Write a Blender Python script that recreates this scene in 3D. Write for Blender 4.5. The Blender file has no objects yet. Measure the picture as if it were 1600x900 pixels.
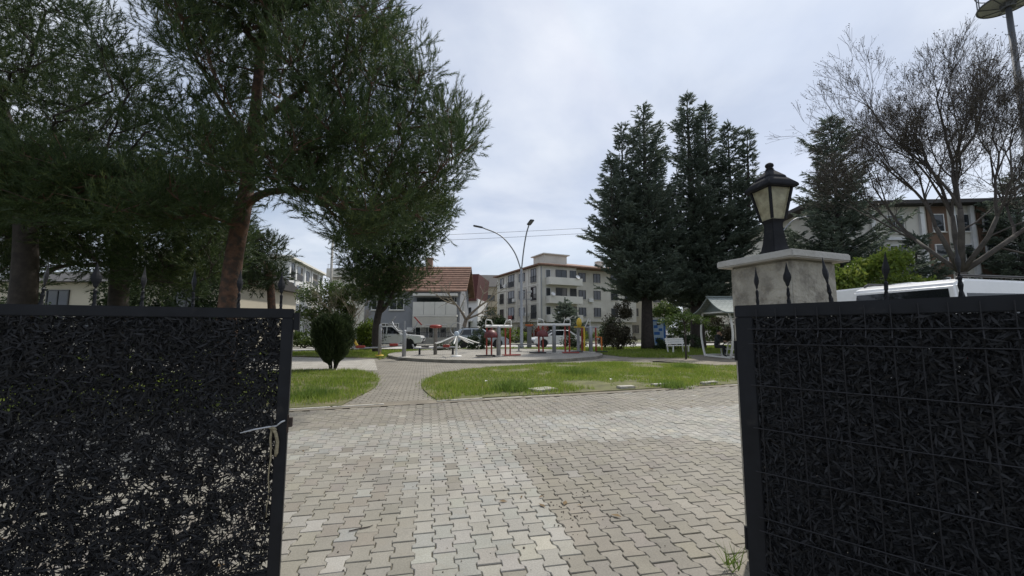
import bpy, bmesh, math, random
import numpy as np
from mathutils import Vector, Matrix

rng = np.random.default_rng(7)
RD = random.Random(7)
SC = bpy.context.scene
COL = SC.collection
rad = math.radians

# ------------------------------------------------------------------ camera
CAM_H, FPX, PITCH = 1.4, 640.0, math.atan(67 / 640.0)
cd = bpy.data.cameras.new('camera')
cam = bpy.data.objects.new('camera', cd)
COL.objects.link(cam)
cam.location = (0, 0, CAM_H)
cam.rotation_euler = (math.pi / 2 + PITCH, 0, 0)
cd.sensor_width = 36.0
cd.lens = 36.0 * FPX / 1600.0
cd.clip_start = 0.05
cd.clip_end = 3000
SC.camera = cam

# ------------------------------------------------------------------ light
SUN_AZ, SUN_EL = rad(36), rad(52)
SUN_DIR = Vector((math.sin(SUN_AZ) * math.cos(SUN_EL), math.cos(SUN_AZ) * math.cos(SUN_EL), math.sin(SUN_EL)))
sd = bpy.data.lights.new('sun', 'SUN')
sd.energy = 3.2
sd.angle = rad(2.5)
sd.color = (1.0, 0.955, 0.88)
sun = bpy.data.objects.new('sun', sd)
COL.objects.link(sun)
sun.rotation_euler = (-SUN_DIR).to_track_quat('-Z', 'Y').to_euler()
sun.location = (20, 20, 40)

SC.view_settings.view_transform = 'Standard'
SC.view_settings.look = 'None'
SC.view_settings.gamma = 1.0
SC.view_settings.use_curve_mapping = False
SC.view_settings.exposure = 0.28
try:
    SC.cycles.max_bounces = 6
    SC.cycles.diffuse_bounces = 3
    SC.cycles.transmission_bounces = 4
    SC.cycles.transparent_max_bounces = 4
    SC.cycles.sample_clamp_indirect = 6
    SC.cycles.use_denoising = True
except Exception:
    pass

W = bpy.data.worlds.new('World')
SC.world = W
W.use_nodes = True
nt = W.node_tree
for n in list(nt.nodes):
    nt.nodes.remove(n)


def nd(tree, kind, **kw):
    n = tree.nodes.new(kind)
    for k, v in kw.items():
        if k in n.inputs:
            n.inputs[k].default_value = v
        else:
            setattr(n, k, v)
    return n


wo = nd(nt, 'ShaderNodeOutputWorld')
bg = nd(nt, 'ShaderNodeBackground')
bg.inputs['Strength'].default_value = 0.1
sky = nd(nt, 'ShaderNodeTexSky')
sky.sky_type = 'NISHITA'
sky.sun_disc = False
sky.sun_elevation = SUN_EL
sky.sun_rotation = SUN_AZ
sky.dust_density = 2.0
tc = nd(nt, 'ShaderNodeTexCoord')
sep = nd(nt, 'ShaderNodeSeparateXYZ')
nt.links.new(tc.outputs['Generated'], sep.inputs[0])


def wmath(op, a, b=None):
    m = nd(nt, 'ShaderNodeMath', operation=op)
    for i, s in enumerate((a, b)):
        if s is None:
            continue
        if isinstance(s, (int, float)):
            m.inputs[i].default_value = s
        else:
            nt.links.new(s, m.inputs[i])
    return m.outputs[0]


zc = wmath('ADD', wmath('MAXIMUM', sep.outputs[2], 0.0), 0.22)
comb = nd(nt, 'ShaderNodeCombineXYZ')
nt.links.new(wmath('DIVIDE', sep.outputs[0], zc), comb.inputs[0])
nt.links.new(wmath('DIVIDE', sep.outputs[1], zc), comb.inputs[1])
noi = nd(nt, 'ShaderNodeTexNoise', Scale=0.85, Detail=6.0, Roughness=0.52, Distortion=0.25)
nt.links.new(comb.outputs[0], noi.inputs['Vector'])
rmp = nd(nt, 'ShaderNodeValToRGB')
rmp.color_ramp.elements[0].position = 0.36
rmp.color_ramp.elements[0].color = (0.36, 0.36, 0.36, 1)
rmp.color_ramp.elements[1].position = 0.60
rmp.color_ramp.elements[1].color = (1, 1, 1, 1)
nt.links.new(noi.outputs['Fac'], rmp.inputs[0])
noi2 = nd(nt, 'ShaderNodeTexNoise', Scale=1.25, Detail=6.0, Roughness=0.55, Distortion=0.3)
nt.links.new(comb.outputs[0], noi2.inputs['Vector'])
cr2 = nd(nt, 'ShaderNodeValToRGB')
cr2.color_ramp.elements[0].position = 0.36
cr2.color_ramp.elements[0].color = (4.6, 5.25, 6.6, 1)
cr2.color_ramp.elements[1].position = 0.64
cr2.color_ramp.elements[1].color = (7.3, 7.7, 8.4, 1)
nt.links.new(noi2.outputs['Fac'], cr2.inputs[0])
mixw = nd(nt, 'ShaderNodeMix', data_type='RGBA')
nt.links.new(rmp.outputs[0], mixw.inputs['Factor'])
skm = nd(nt, 'ShaderNodeVectorMath', operation='MINIMUM')
nt.links.new(sky.outputs[0], skm.inputs[0])
skm.inputs[1].default_value = (6.5, 7.2, 8.6)
nt.links.new(skm.outputs[0], mixw.inputs['A'])
nt.links.new(cr2.outputs[0], mixw.inputs['B'])
nt.links.new(mixw.outputs['Result'], bg.inputs['Color'])
nt.links.new(bg.outputs[0], wo.inputs[0])


# ------------------------------------------------------------------ helpers
def ray(px, py):
    a, b = (px - 800) / FPX, (450 - py) / FPX
    return Vector((a, math.cos(PITCH) - b * math.sin(PITCH), math.sin(PITCH) + b * math.cos(PITCH)))


def P(px, py, Y):
    """world point seen at a photo pixel at distance Y ahead"""
    d = ray(px, py)
    k = Y / d.y
    return Vector((d.x * k, Y, CAM_H + d.z * k))


def G(px, py):
    """ground point seen at a photo pixel"""
    d = ray(px, py)
    k = -CAM_H / d.z
    return Vector((d.x * k, d.y * k, 0))


def topx(p):
    d = Vector(p) - Vector((0, 0, CAM_H))
    c, s = math.cos(PITCH), math.sin(PITCH)
    zc_ = d.y * c + d.z * s
    return (800 + FPX * d.x / zc_, 450 - FPX * (-d.y * s + d.z * c) / zc_)


def inpoly(x, y, poly):
    r = False
    j = len(poly) - 1
    for i in range(len(poly)):
        xi, yi = poly[i][0], poly[i][1]
        xj, yj = poly[j][0], poly[j][1]
        if (yi > y) != (yj > y) and x < (xj - xi) * (y - yi) / (yj - yi) + xi:
            r = not r
        j = i
    return r


def inpoly_np(X, Y, poly):
    r = np.zeros(X.shape, bool)
    j = len(poly) - 1
    for i in range(len(poly)):
        xi, yi = poly[i][0], poly[i][1]
        xj, yj = poly[j][0], poly[j][1]
        if yi != yj:
            c = ((yi > Y) != (yj > Y)) & (X < (xj - xi) * (Y - yi) / (yj - yi) + xi)
            r ^= c
        j = i
    return r


def tag(o, label=None, cat=None, group=None, kind=None):
    if label:
        o['label'] = label
    if cat:
        o['category'] = cat
    if group:
        o['group'] = group
    if kind:
        o['kind'] = kind
    return o


def thing(name, label, cat, loc=(0, 0, 0), rz=0.0, group=None):
    o = bpy.data.objects.new(name, None)
    o.empty_display_size = 0.2
    COL.objects.link(o)
    o.location = loc
    o.rotation_euler = (0, 0, rz)
    return tag(o, label, cat, group)


def copy_tree(o, parent=None):
    c = o.copy()
    COL.objects.link(c)
    c.parent = parent
    for ch in list(o.children):
        copy_tree(ch, c)
    return c


def RZ(a):
    return Matrix.Rotation(a, 4, 'Z')


def TR(x, y, z):
    return Matrix.Translation((x, y, z))


class MB:
    def __init__(self):
        self.v = []
        self.f = []

    def add(self, verts, faces, M=None):
        n = len(self.v)
        if M is not None:
            verts = [tuple(M @ Vector(p)) for p in verts]
        self.v += [tuple(p) for p in verts]
        self.f += [tuple(i + n for i in f) for f in faces]
        return self

    def box(self, c, s, M=None, rz=0.0, tap=1.0):
        x, y, z = s[0] / 2, s[1] / 2, s[2] / 2
        vs = [(-x, -y, -z), (x, -y, -z), (x, y, -z), (-x, y, -z), (-x * tap, -y * tap, z), (x * tap, -y * tap, z), (x * tap, y * tap, z), (-x * tap, y * tap, z)]
        T = TR(*c) @ RZ(rz)
        if M is not None:
            T = M @ T
        return self.add(vs, [(0, 3, 2, 1), (4, 5, 6, 7), (0, 1, 5, 4), (1, 2, 6, 5), (2, 3, 7, 6), (3, 0, 4, 7)], T)

    def bar(self, a, b, w, h=None, up=(0, 0, 1)):
        """a square bar from a to b"""
        a, b = Vector(a), Vector(b)
        d = (b - a).normalized()
        upv = Vector(up)
        if abs(d.dot(upv)) > 0.95:
            upv = Vector((1, 0, 0))
        s = d.cross(upv).normalized() * (w / 2)
        u = s.normalized().cross(d).normalized() * ((h or w) / 2)
        vs = [a - s - u, a + s - u, a + s + u, a - s + u, b - s - u, b + s - u, b + s + u, b - s + u]
        return self.add(vs, [(0, 1, 2, 3), (7, 6, 5, 4), (0, 4, 5, 1), (1, 5, 6, 2), (2, 6, 7, 3), (3, 7, 4, 0)])

    def tube(self, pts, r, n=8, cap=True):
        pts = [Vector(p) for p in pts]
        m = len(pts)
        if isinstance(r, (int, float)):
            r = [r] * m
        t = (pts[1] - pts[0]).normalized()
        u = t.orthogonal().normalized()
        vs, fs = [], []
        for i in range(m):
            if i == 0:
                tt = pts[1] - pts[0]
            elif i == m - 1:
                tt = pts[-1] - pts[-2]
            else:
                tt = pts[i + 1] - pts[i - 1]
            tt.normalize()
            u = (u - tt * u.dot(tt))
            if u.length < 1e-5:
                u = tt.orthogonal()
            u.normalize()
            w = tt.cross(u)
            for k in range(n):
                a = 2 * math.pi * k / n
                vs.append(pts[i] + (u * math.cos(a) + w * math.sin(a)) * r[i])
        for i in range(m - 1):
            for k in range(n):
                k2 = (k + 1) % n
                fs.append((i * n + k, i * n + k2, (i + 1) * n + k2, (i + 1) * n + k))
        if cap:
            fs.append(tuple(reversed(range(n))))
            fs.append(tuple((m - 1) * n + k for k in range(n)))
        return self.add(vs, fs)

    def lathe(self, prof, n=16, M=None, a0=0.0):
        vs, fs = [], []
        m = len(prof)
        for r, z in prof:
            for k in range(n):
                a = a0 + 2 * math.pi * k / n
                vs.append((r * math.cos(a), r * math.sin(a), z))
        for i in range(m - 1):
            for k in range(n):
                k2 = (k + 1) % n
                fs.append((i * n + k, i * n + k2, (i + 1) * n + k2, (i + 1) * n + k))
        fs.append(tuple(reversed(range(n))))
        fs.append(tuple((m - 1) * n + k for k in range(n)))
        return self.add(vs, fs, M)

    def prism(self, poly, lo, hi, axis='y', M=None):
        """poly in the two other axes; extruded along axis"""
        n = len(poly)

        def mk(p, t):
            if axis == 'y':
                return (p[0], t, p[1])
            if axis == 'x':
                return (t, p[0], p[1])
            return (p[0], p[1], t)
        vs = [mk(p, lo) for p in poly] + [mk(p, hi) for p in poly]
        fs = [tuple(range(n)), tuple(reversed(range(n, 2 * n)))]
        for i in range(n):
            j = (i + 1) % n
            fs.append((j, i, n + i, n + j))
        return self.add(vs, fs, M)

    def ball(self, c, r, nu=10, nv=7):
        if isinstance(r, (int, float)):
            r = (r, r, r)
        vs, fs = [], []
        for i in range(1, nv):
            th = math.pi * i / nv
            for k in range(nu):
                ph = 2 * math.pi * k / nu
                vs.append((c[0] + r[0] * math.sin(th) * math.cos(ph), c[1] + r[1] * math.sin(th) * math.sin(ph), c[2] + r[2] * math.cos(th)))
        top = len(vs)
        vs.append((c[0], c[1], c[2] + r[2]))
        vs.append((c[0], c[1], c[2] - r[2]))
        for i in range(nv - 2):
            for k in range(nu):
                k2 = (k + 1) % nu
                fs.append((i * nu + k, (i + 1) * nu + k, (i + 1) * nu + k2, i * nu + k2))
        for k in range(nu):
            k2 = (k + 1) % nu
            fs.append((top, k, k2))
            fs.append((top + 1, (nv - 2) * nu + k2, (nv - 2) * nu + k))
        return self.add(vs, fs)

    def mesh(self, name, bevel=0.0, smooth=False, seg=2):
        me = bpy.data.meshes.new(name)
        me.from_pydata(self.v, [], self.f)
        bm = bmesh.new()
        bm.from_mesh(me)
        bmesh.ops.recalc_face_normals(bm, faces=bm.faces)
        if bevel:
            es = [e for e in bm.edges if len(e.link_faces) == 2 and e.calc_face_angle(0) > 0.5]
            bmesh.ops.bevel(bm, geom=es, offset=bevel, segments=seg, affect='EDGES', clamp_overlap=True)
        bm.to_mesh(me)
        bm.free()
        if smooth or bevel:
            me.polygons.foreach_set('use_smooth', [True] * len(me.polygons))
            if not smooth or bevel:
                try:
                    me.set_sharp_from_angle(angle=rad(38))
                except Exception:
                    pass
        me.update()
        return me

    def build(self, name, mat, parent=None, bevel=0.0, smooth=False, loc=None, rz=0.0, seg=2):
        me = self.mesh(name, bevel, smooth, seg)
        me.materials.append(mat)
        return link(name, me, parent, loc, rz)


def link(name, me, parent=None, loc=None, rz=0.0):
    o = bpy.data.objects.new(name, me)
    COL.objects.link(o)
    o.parent = parent
    if loc is not None:
        o.location = loc
    if rz:
        o.rotation_euler = (0, 0, rz)
    return o


def np_mesh(name, V, k, mat, parent=None, loc=None):
    """V: (F*k,3) separate k-gons"""
    V = np.asarray(V, np.float32)
    n = len(V)
    me = bpy.data.meshes.new(name)
    me.vertices.add(n)
    me.vertices.foreach_set('co', V.ravel())
    me.loops.add(n)
    me.loops.foreach_set('vertex_index', np.arange(n, dtype=np.int32))
    F = n // k
    me.polygons.add(F)
    me.polygons.foreach_set('loop_start', np.arange(0, n, k, dtype=np.int32))
    me.polygons.foreach_set('loop_total', np.full(F, k, np.int32))
    me.update(calc_edges=True)
    me.materials.append(mat)
    return link(name, me, parent, loc)


def sheet(name, pts, z, mat, kind='structure', thick=0.0):
    """flat ground polygon"""
    bm = bmesh.new()
    vs = [bm.verts.new((p[0], p[1], z)) for p in pts]
    f = bm.faces.new(vs)
    bm.normal_update()
    if f.normal.z < 0:
        bmesh.ops.reverse_faces(bm, faces=[f])
    if thick:
        r = bmesh.ops.extrude_face_region(bm, geom=[f])
        bmesh.ops.translate(bm, verts=[v for v in r['geom'] if isinstance(v, bmesh.types.BMVert)], vec=(0, 0, -thick))
        bmesh.ops.recalc_face_normals(bm, faces=bm.faces)
    bmesh.ops.triangulate(bm, faces=bm.faces)
    me = bpy.data.meshes.new(name)
    bm.to_mesh(me)
    bm.free()
    me.materials.append(mat)
    o = link(name, me)
    if kind:
        o['kind'] = kind
    return o


# ------------------------------------------------------------------ materials
MATS = {}


def base_mat(name):
    m = bpy.data.materials.new(name)
    m.use_nodes = True
    t = m.node_tree
    b = t.nodes['Principled BSDF']
    return m, t, b


def mat(name, col, rough=0.6, metal=0.0, var=0.15, scale=6.0, bump=0.0, bscale=40.0, coat=0.0, dirt=None, dscale=1.5, dlim=(0.5, 0.75), spec=0.5):
    if name in MATS:
        return MATS[name]
    m, t, b = base_mat(name)
    b.inputs['Roughness'].default_value = rough
    b.inputs['Metallic'].default_value = metal
    b.inputs['Coat Weight'].default_value = coat
    b.inputs['Specular IOR Level'].default_value = spec
    c = t.nodes.new('ShaderNodeTexCoord')
    n = nd(t, 'ShaderNodeTexNoise', Scale=scale, Detail=6.0, Roughness=0.6)
    t.links.new(c.outputs['Object'], n.inputs['Vector'])
    r = nd(t, 'ShaderNodeMapRange')
    r.inputs['From Min'].default_value = 0.3
    r.inputs['From Max'].default_value = 0.7
    r.inputs['To Min'].default_value = 1 - var
    r.inputs['To Max'].default_value = 1 + var
    t.links.new(n.outputs['Fac'], r.inputs['Value'])
    mu = nd(t, 'ShaderNodeMix', data_type='RGBA', blend_type='MULTIPLY')
    mu.inputs['Factor'].default_value = 1
    mu.inputs['A'].default_value = (*col, 1)
    t.links.new(r.outputs[0], mu.inputs['B'])
    out = mu.outputs['Result']
    if dirt:
        n2 = nd(t, 'ShaderNodeTexNoise', Scale=dscale, Detail=8.0, Roughness=0.65)
        t.links.new(c.outputs['Object'], n2.inputs['Vector'])
        r2 = nd(t, 'ShaderNodeMapRange')
        r2.inputs['From Min'].default_value = dlim[0]
        r2.inputs['From Max'].default_value = dlim[1]
        t.links.new(n2.outputs['Fac'], r2.inputs['Value'])
        m2 = nd(t, 'ShaderNodeMix', data_type='RGBA')
        t.links.new(r2.outputs[0], m2.inputs['Factor'])
        t.links.new(out, m2.inputs['A'])
        m2.inputs['B'].default_value = (*dirt, 1)
        out = m2.outputs['Result']
    t.links.new(out, b.inputs['Base Color'])
    if bump:
        n3 = nd(t, 'ShaderNodeTexNoise', Scale=bscale, Detail=4.0)
        t.links.new(c.outputs['Object'], n3.inputs['Vector'])
        bp = nd(t, 'ShaderNodeBump', Strength=bump, Distance=0.02)
        t.links.new(n3.outputs['Fac'], bp.inputs['Height'])
        t.links.new(bp.outputs[0], b.inputs['Normal'])
    MATS[name] = m
    return m


def leafmat(name, c1, c2, trans=0.3, c3=None, nscale=0.6, rough=0.55):
    m, t, b = base_mat(name)
    b.inputs['Roughness'].default_value = rough
    b.inputs['Specular IOR Level'].default_value = 0.3
    g = t.nodes.new('ShaderNodeNewGeometry')
    c = t.nodes.new('ShaderNodeTexCoord')
    n = nd(t, 'ShaderNodeTexNoise', Scale=nscale, Detail=3.0)
    t.links.new(c.outputs['Object'], n.inputs['Vector'])
    ad = nd(t, 'ShaderNodeMath', operation='ADD')
    t.links.new(g.outputs['Random Per Island'], ad.inputs[0])
    t.links.new(n.outputs['Fac'], ad.inputs[1])
    r = nd(t, 'ShaderNodeValToRGB')
    r.color_ramp.elements[0].position = 0.18
    r.color_ramp.elements[0].color = (*c1, 1)
    r.color_ramp.elements[1].position = 0.82
    r.color_ramp.elements[1].color = (*c2, 1)
    if c3:
        e = r.color_ramp.elements.new(0.95)
        e.color = (*c3, 1)
    mm = nd(t, 'ShaderNodeMath', operation='MULTIPLY')
    mm.inputs[1].default_value = 0.62
    t.links.new(ad.outputs[0], mm.inputs[0])
    t.links.new(mm.outputs[0], r.inputs[0])
    t.links.new(r.outputs[0], b.inputs['Base Color'])
    tr = t.nodes.new('ShaderNodeBsdfTranslucent')
    t.links.new(r.outputs[0], tr.inputs[0])
    mx = t.nodes.new('ShaderNodeMixShader')
    mx.inputs[0].default_value = trans
    t.links.new(b.outputs[0], mx.inputs[1])
    t.links.new(tr.outputs[0], mx.inputs[2])
    t.links.new(mx.outputs[0], t.nodes['Material Output'].inputs[0])
    return m


def brickmat(name, c1, c2, mortar, bw=0.2, rh=0.1, ms=0.012, rz=0.0, var=0.2, rough=0.8, dirt=None):
    m, t, b = base_mat(name)
    b.inputs['Roughness'].default_value = rough
    c = t.nodes.new('ShaderNodeTexCoord')
    mp = nd(t, 'ShaderNodeMapping')
    mp.inputs['Rotation'].default_value = (0, 0, rz)
    t.links.new(c.outputs['Object'], mp.inputs['Vector'])
    br = nd(t, 'ShaderNodeTexBrick')
    br.inputs['Color1'].default_value = (*c1, 1)
    br.inputs['Color2'].default_value = (*c2, 1)
    br.inputs['Mortar'].default_value = (*mortar, 1)
    br.inputs['Scale'].default_value = 1.0
    br.inputs['Brick Width'].default_value = bw
    br.inputs['Row Height'].default_value = rh
    br.inputs['Mortar Size'].default_value = ms
    br.inputs['Mortar Smooth'].default_value = 0.3
    t.links.new(mp.outputs[0], br.inputs['Vector'])
    n = nd(t, 'ShaderNodeTexNoise', Scale=1.3, Detail=8.0, Roughness=0.7)
    t.links.new(c.outputs['Object'], n.inputs['Vector'])
    r = nd(t, 'ShaderNodeMapRange')
    r.inputs['From Min'].default_value = 0.3
    r.inputs['From Max'].default_value = 0.7
    r.inputs['To Min'].default_value = 1 - var
    r.inputs['To Max'].default_value = 1 + var
    t.links.new(n.outputs['Fac'], r.inputs['Value'])
    mu = nd(t, 'ShaderNodeMix', data_type='RGBA', blend_type='MULTIPLY')
    mu.inputs['Factor'].default_value = 1
    t.links.new(br.outputs['Color'], mu.inputs['A'])
    t.links.new(r.outputs[0], mu.inputs['B'])
    t.links.new(mu.outputs['Result'], b.inputs['Base Color'])
    bp = nd(t, 'ShaderNodeBump', Strength=0.5, Distance=0.01)
    bp.invert = True
    t.links.new(br.outputs['Fac'], bp.inputs['Height'])
    t.links.new(bp.outputs[0], b.inputs['Normal'])
    return m


def glassmat(name, col=(0.03, 0.035, 0.04), rough=0.06, spec=0.7):
    m, t, b = base_mat(name)
    b.inputs['Base Color'].default_value = (*col, 1)
    b.inputs['Roughness'].default_value = rough
    b.inputs['Specular IOR Level'].default_value = spec
    return m


M_black = mat('black_metal', (0.011, 0.012, 0.015), 0.55, 0.0, 0.3, 8, dirt=(0.045, 0.042, 0.04), dscale=9, dlim=(0.6, 0.85), spec=0.25)
M_white = mat('white_metal', (0.74, 0.73, 0.69), 0.5, 0, 0.08, 4, dirt=(0.45, 0.42, 0.36), dscale=6, dlim=(0.6, 0.85))
M_grey = mat('grey_metal', (0.33, 0.34, 0.35), 0.5, 0.3, 0.12, 5)
M_pole = mat('galvanised_steel', (0.30, 0.31, 0.32), 0.45, 0.5, 0.12, 3)
M_red = mat('red_paint', (0.30, 0.04, 0.028), 0.45, 0, 0.15, 5)
M_dred = mat('maroon_plastic', (0.12, 0.02, 0.02), 0.5, 0, 0.15, 5)
M_yellow = mat('yellow_paint', (0.62, 0.42, 0.04), 0.45, 0, 0.12, 5)
M_orange = mat('orange_paint', (0.60, 0.17, 0.03), 0.45, 0, 0.12, 5)
M_dark = mat('dark_rubber', (0.02, 0.02, 0.021), 0.7, 0, 0.2, 5)
M_conc = mat('concrete', (0.36, 0.34, 0.30), 0.85, 0, 0.18, 3, bump=0.2)
M_bark = mat('pine_bark', (0.11, 0.058, 0.036), 0.9, 0, 0.5, 9, bump=0.8, bscale=18, dirt=(0.05, 0.036, 0.028), dscale=6, dlim=(0.45, 0.6))
M_barkd = mat('dark_bark', (0.045, 0.036, 0.03), 0.9, 0, 0.4, 6, bump=0.6, bscale=12)
M_barkg = mat('grey_bark', (0.14, 0.115, 0.09), 0.9, 0, 0.4, 5, bump=0.5, bscale=10)
M_glass = glassmat('window_glass')
M_carglass = glassmat('car_glass', (0.012, 0.014, 0.016), 0.04)
# ================================================================== ground
M_soil = mat('soil', (0.11, 0.10, 0.055), 0.95, 0, 0.3, 0.8, bump=0.3, bscale=20, dirt=(0.07, 0.10, 0.03), dscale=0.5, dlim=(0.4, 0.6))
M_turf = mat('turf', (0.115, 0.115, 0.045), 0.95, 0, 0.35, 2.5, bump=0.5, bscale=30, dirt=(0.21, 0.165, 0.10), dscale=0.9, dlim=(0.56, 0.7))
M_joint = mat('joint_sand', (0.085, 0.075, 0.052), 0.95, 0, 0.4, 5, bump=0.3, dirt=(0.06, 0.075, 0.03), dscale=1.2, dlim=(0.52, 0.66))
M_path = brickmat('path_bricks', (0.235, 0.215, 0.18), (0.20, 0.18, 0.15), (0.10, 0.09, 0.06), 0.2, 0.14, 0.016, rad(-12), 0.25)
M_lane = brickmat('lane_bricks', (0.40, 0.38, 0.34), (0.34, 0.32, 0.28), (0.2, 0.18, 0.14), 0.2, 0.14, 0.014, rad(-15), 0.2)
M_road = mat('pale_road', (0.42, 0.41, 0.385), 0.9, 0, 0.15, 1.2, dirt=(0.30, 0.285, 0.26), dscale=0.6, dlim=(0.45, 0.7))
M_kerb = mat('kerb_stone', (0.42, 0.40, 0.35), 0.85, 0, 0.25, 5, bump=0.3, dirt=(0.2, 0.18, 0.11), dscale=4, dlim=(0.5, 0.7))

K0, K1 = G(460, 641), G(1150, 602)
KU = (K1 - K0).normalized()
KV = Vector((-KU.y, KU.x, 0))


def kp(s, t=0.0):
    """point on the kerb line: s metres along, t metres beyond it"""
    return K0 + KU * s + KV * t




def smooth_poly(p, it=2):
    for _ in range(it):
        q_ = []
        for i in range(len(p)):
            a, b = p[i], p[(i + 1) % len(p)]
            if math.hypot(a[0] - b[0], a[1] - b[1]) > 3.5:
                q_ += [a, b] if _ == 0 else [a, b]
                continue
            q_ += [(a[0] * .75 + b[0] * .25, a[1] * .75 + b[1] * .25), (a[0] * .25 + b[0] * .75, a[1] * .25 + b[1] * .75)]
        p = q_
    r = []
    for a in p:
        if not r or math.hypot(a[0] - r[-1][0], a[1] - r[-1][1]) > 0.02:
            r.append(a)
    return r


BIG = 500
sheet('ground', [(-BIG, -60), (BIG, -60), (BIG, BIG), (-BIG, BIG)], -0.03, M_soil)
# base of the paved street (joints of the pavers)
sheet('street', [tuple(kp(-40)[:2]), tuple(kp(45)[:2]), (40, -8), (-40, -8)], -0.009, M_joint)
# the path area between the lawns up to the exercise platform
sheet('path', [tuple(kp(-3.0, 0.10)[:2]), tuple(kp(8.0, 0.10)[:2]), (8, 24), (3, 31), (-12, 31), (-9, 16)], 0.004, M_path)
lane_pts = [G(590, 579), G(585, 562), G(460, 558), (-22, 17), (-40, 12), (-40, 7.5), (-22, 12.4), G(460, 579)]
sheet('lane', [(p[0], p[1]) for p in lane_pts], 0.009, M_lane)

lawnL = smooth_poly([tuple(p[:2]) for p in (kp(0.75, 0.12), G(560, 620), G(585, 608), G(593, 596), G(588, 586), G(556, 579), G(460, 579.5), Vector((-14, 12.6, 0)), Vector((-30, 6, 0)), kp(-26, 0.12))])
lawnR = smooth_poly([tuple(p[:2]) for p in (kp(2.55, 0.12), G(662, 612), G(658, 600), G(672, 590), G(700, 581), G(760, 574), G(870, 569), G(960, 566), G(1040, 567), G(1100, 572), Vector((9.6, 16.4, 0)), Vector((14, 18, 0)), Vector((30, 24, 0)), kp(34, 0.12))])
RO = Vector((-12, 29, 0))
RU = Vector((1, 0.33, 0)).normalized()
RV = Vector((-RU.y, RU.x, 0))


def rp(x, t):
    """point near the far road: world x along, t metres beyond its near edge"""
    k = (x - RO.x) / RU.x
    return RO + RU * k + RV * t


lawnB = [tuple(p[:2]) for p in (G(462, 557), G(590, 560), Vector((-6.4, 20.0, 0)), Vector((-6.9, 24, 0)), Vector((-5.0, 28.4, 0)), Vector((-0.9, 30.1, 0)), Vector((3.2, 28.5, 0)), Vector((5.3, 24.5, 0)), Vector((6.2, 21.5, 0)), Vector((9.0, 20.8, 0)), Vector((9.6, 23.4, 0)), Vector((14, 25, 0)), Vector((14, 19, 0)), Vector((34, 26, 0)), rp(40, -0.3), rp(-30, -0.3), Vector((-30, 16, 0)))]
sheet('lawn', lawnL, 0.025, M_turf, thick=0.05)
sheet('lawn', lawnR, 0.025, M_turf, thick=0.05)
sheet('lawn', lawnB, 0.025, M_turf, thick=0.05)
M_dirt = mat('trodden_dirt', (0.20, 0.175, 0.135), 0.95, 0, 0.25, 2, bump=0.3)
sheet('dirt_patch', [tuple(p[:2]) for p in (G(930, 563), G(1000, 556), G(1060, 552), Vector((9.4, 24.2, 0)), Vector((15, 25.5, 0)), Vector((15.4, 18.6, 0)), G(1150, 573), G(1100, 570), G(1030, 565))], 0.018, M_dirt)
sheet('verge', [tuple(kp(-30, -0.12)[:2]), tuple(kp(36, -0.12)[:2]), tuple(kp(36, 0.3)[:2]), tuple(kp(-30, 0.3)[:2])], 0.0065, M_dirt)
# far road with its kerb
sheet('road', [tuple(rp(-60, 0)[:2]), tuple(rp(70, 0)[:2]), tuple(rp(70, 7.5)[:2]), tuple(rp(-60, 7.5)[:2])], 0.012, M_road)
fk = MB()
fk.bar(rp(-60, 7.6) + Vector((0, 0, 0.06)), rp(70, 7.6) + Vector((0, 0, 0.06)), 0.2, 0.16)
o = fk.build('kerb', M_kerb)
o['kind'] = 'structure'
sheet('pavement', [tuple(rp(-60, 7.7)[:2]), tuple(rp(70, 7.7)[:2]), tuple(rp(70, 9.7)[:2]), tuple(rp(-60, 9.7)[:2])], 0.1, M_conc)

# near kerb: worn stones set almost flush, some lost in the grass
nk = MB()
s = -14.0
while s < 20:
    L = RD.uniform(0.8, 1.05)
    hide = (0.5 < s < 2.2 and RD.random() < 0.4) or (5.2 < s < 12 and RD.random() < 0.42)
    if not hide:
        a, b = kp(s, 0.05 + RD.uniform(-0.02, 0.02)), kp(s + L - 0.03, 0.05 + RD.uniform(-0.02, 0.02))
        z = 0.012 + RD.uniform(-0.008, 0.012)
        nk.bar(a + Vector((0, 0, z - 0.04)), b + Vector((0, 0, z - 0.04)), 0.085, 0.09)
    s += L
o = nk.build('kerb', M_kerb, bevel=0.008)
o['kind'] = 'structure'

# exercise platform: a low round terrace of pavers with a concrete rim
PC = Vector((-0.9, 23.9, 0))
PR = 6.0
pb = MB()
pb.lathe([(PR - 0.12, -0.02), (PR - 0.12, 0.125)], 72, TR(*PC))
o = pb.build('terrace', brickmat('terrace_bricks', (0.33, 0.31, 0.27), (0.28, 0.26, 0.225), (0.13, 0.12, 0.09), 0.2, 0.1, 0.012, rad(-10), 0.22))
o['kind'] = 'structure'
rim = MB()
vs, fs = [], []
NR = 72
for k in range(NR):
    a = 2 * math.pi * k / NR
    for r_, z_ in ((PR, -0.02), (PR, 0.14), (PR - 0.12, 0.14), (PR - 0.12, 0.1)):
        vs.append((PC.x + r_ * math.cos(a), PC.y + r_ * math.sin(a), z_))
for k in range(NR):
    k2 = (k + 1) % NR
    for j in range(3):
        fs.append((k * 4 + j, k2 * 4 + j, k2 * 4 + j + 1, k * 4 + j + 1))
rim.add(vs, fs)
o = rim.build('terrace_rim', mat('rim_concrete', (0.24, 0.225, 0.19), 0.9, 0, 0.25, 3, bump=0.3, dirt=(0.1, 0.09, 0.06), dscale=2))
o['kind'] = 'structure'

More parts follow.
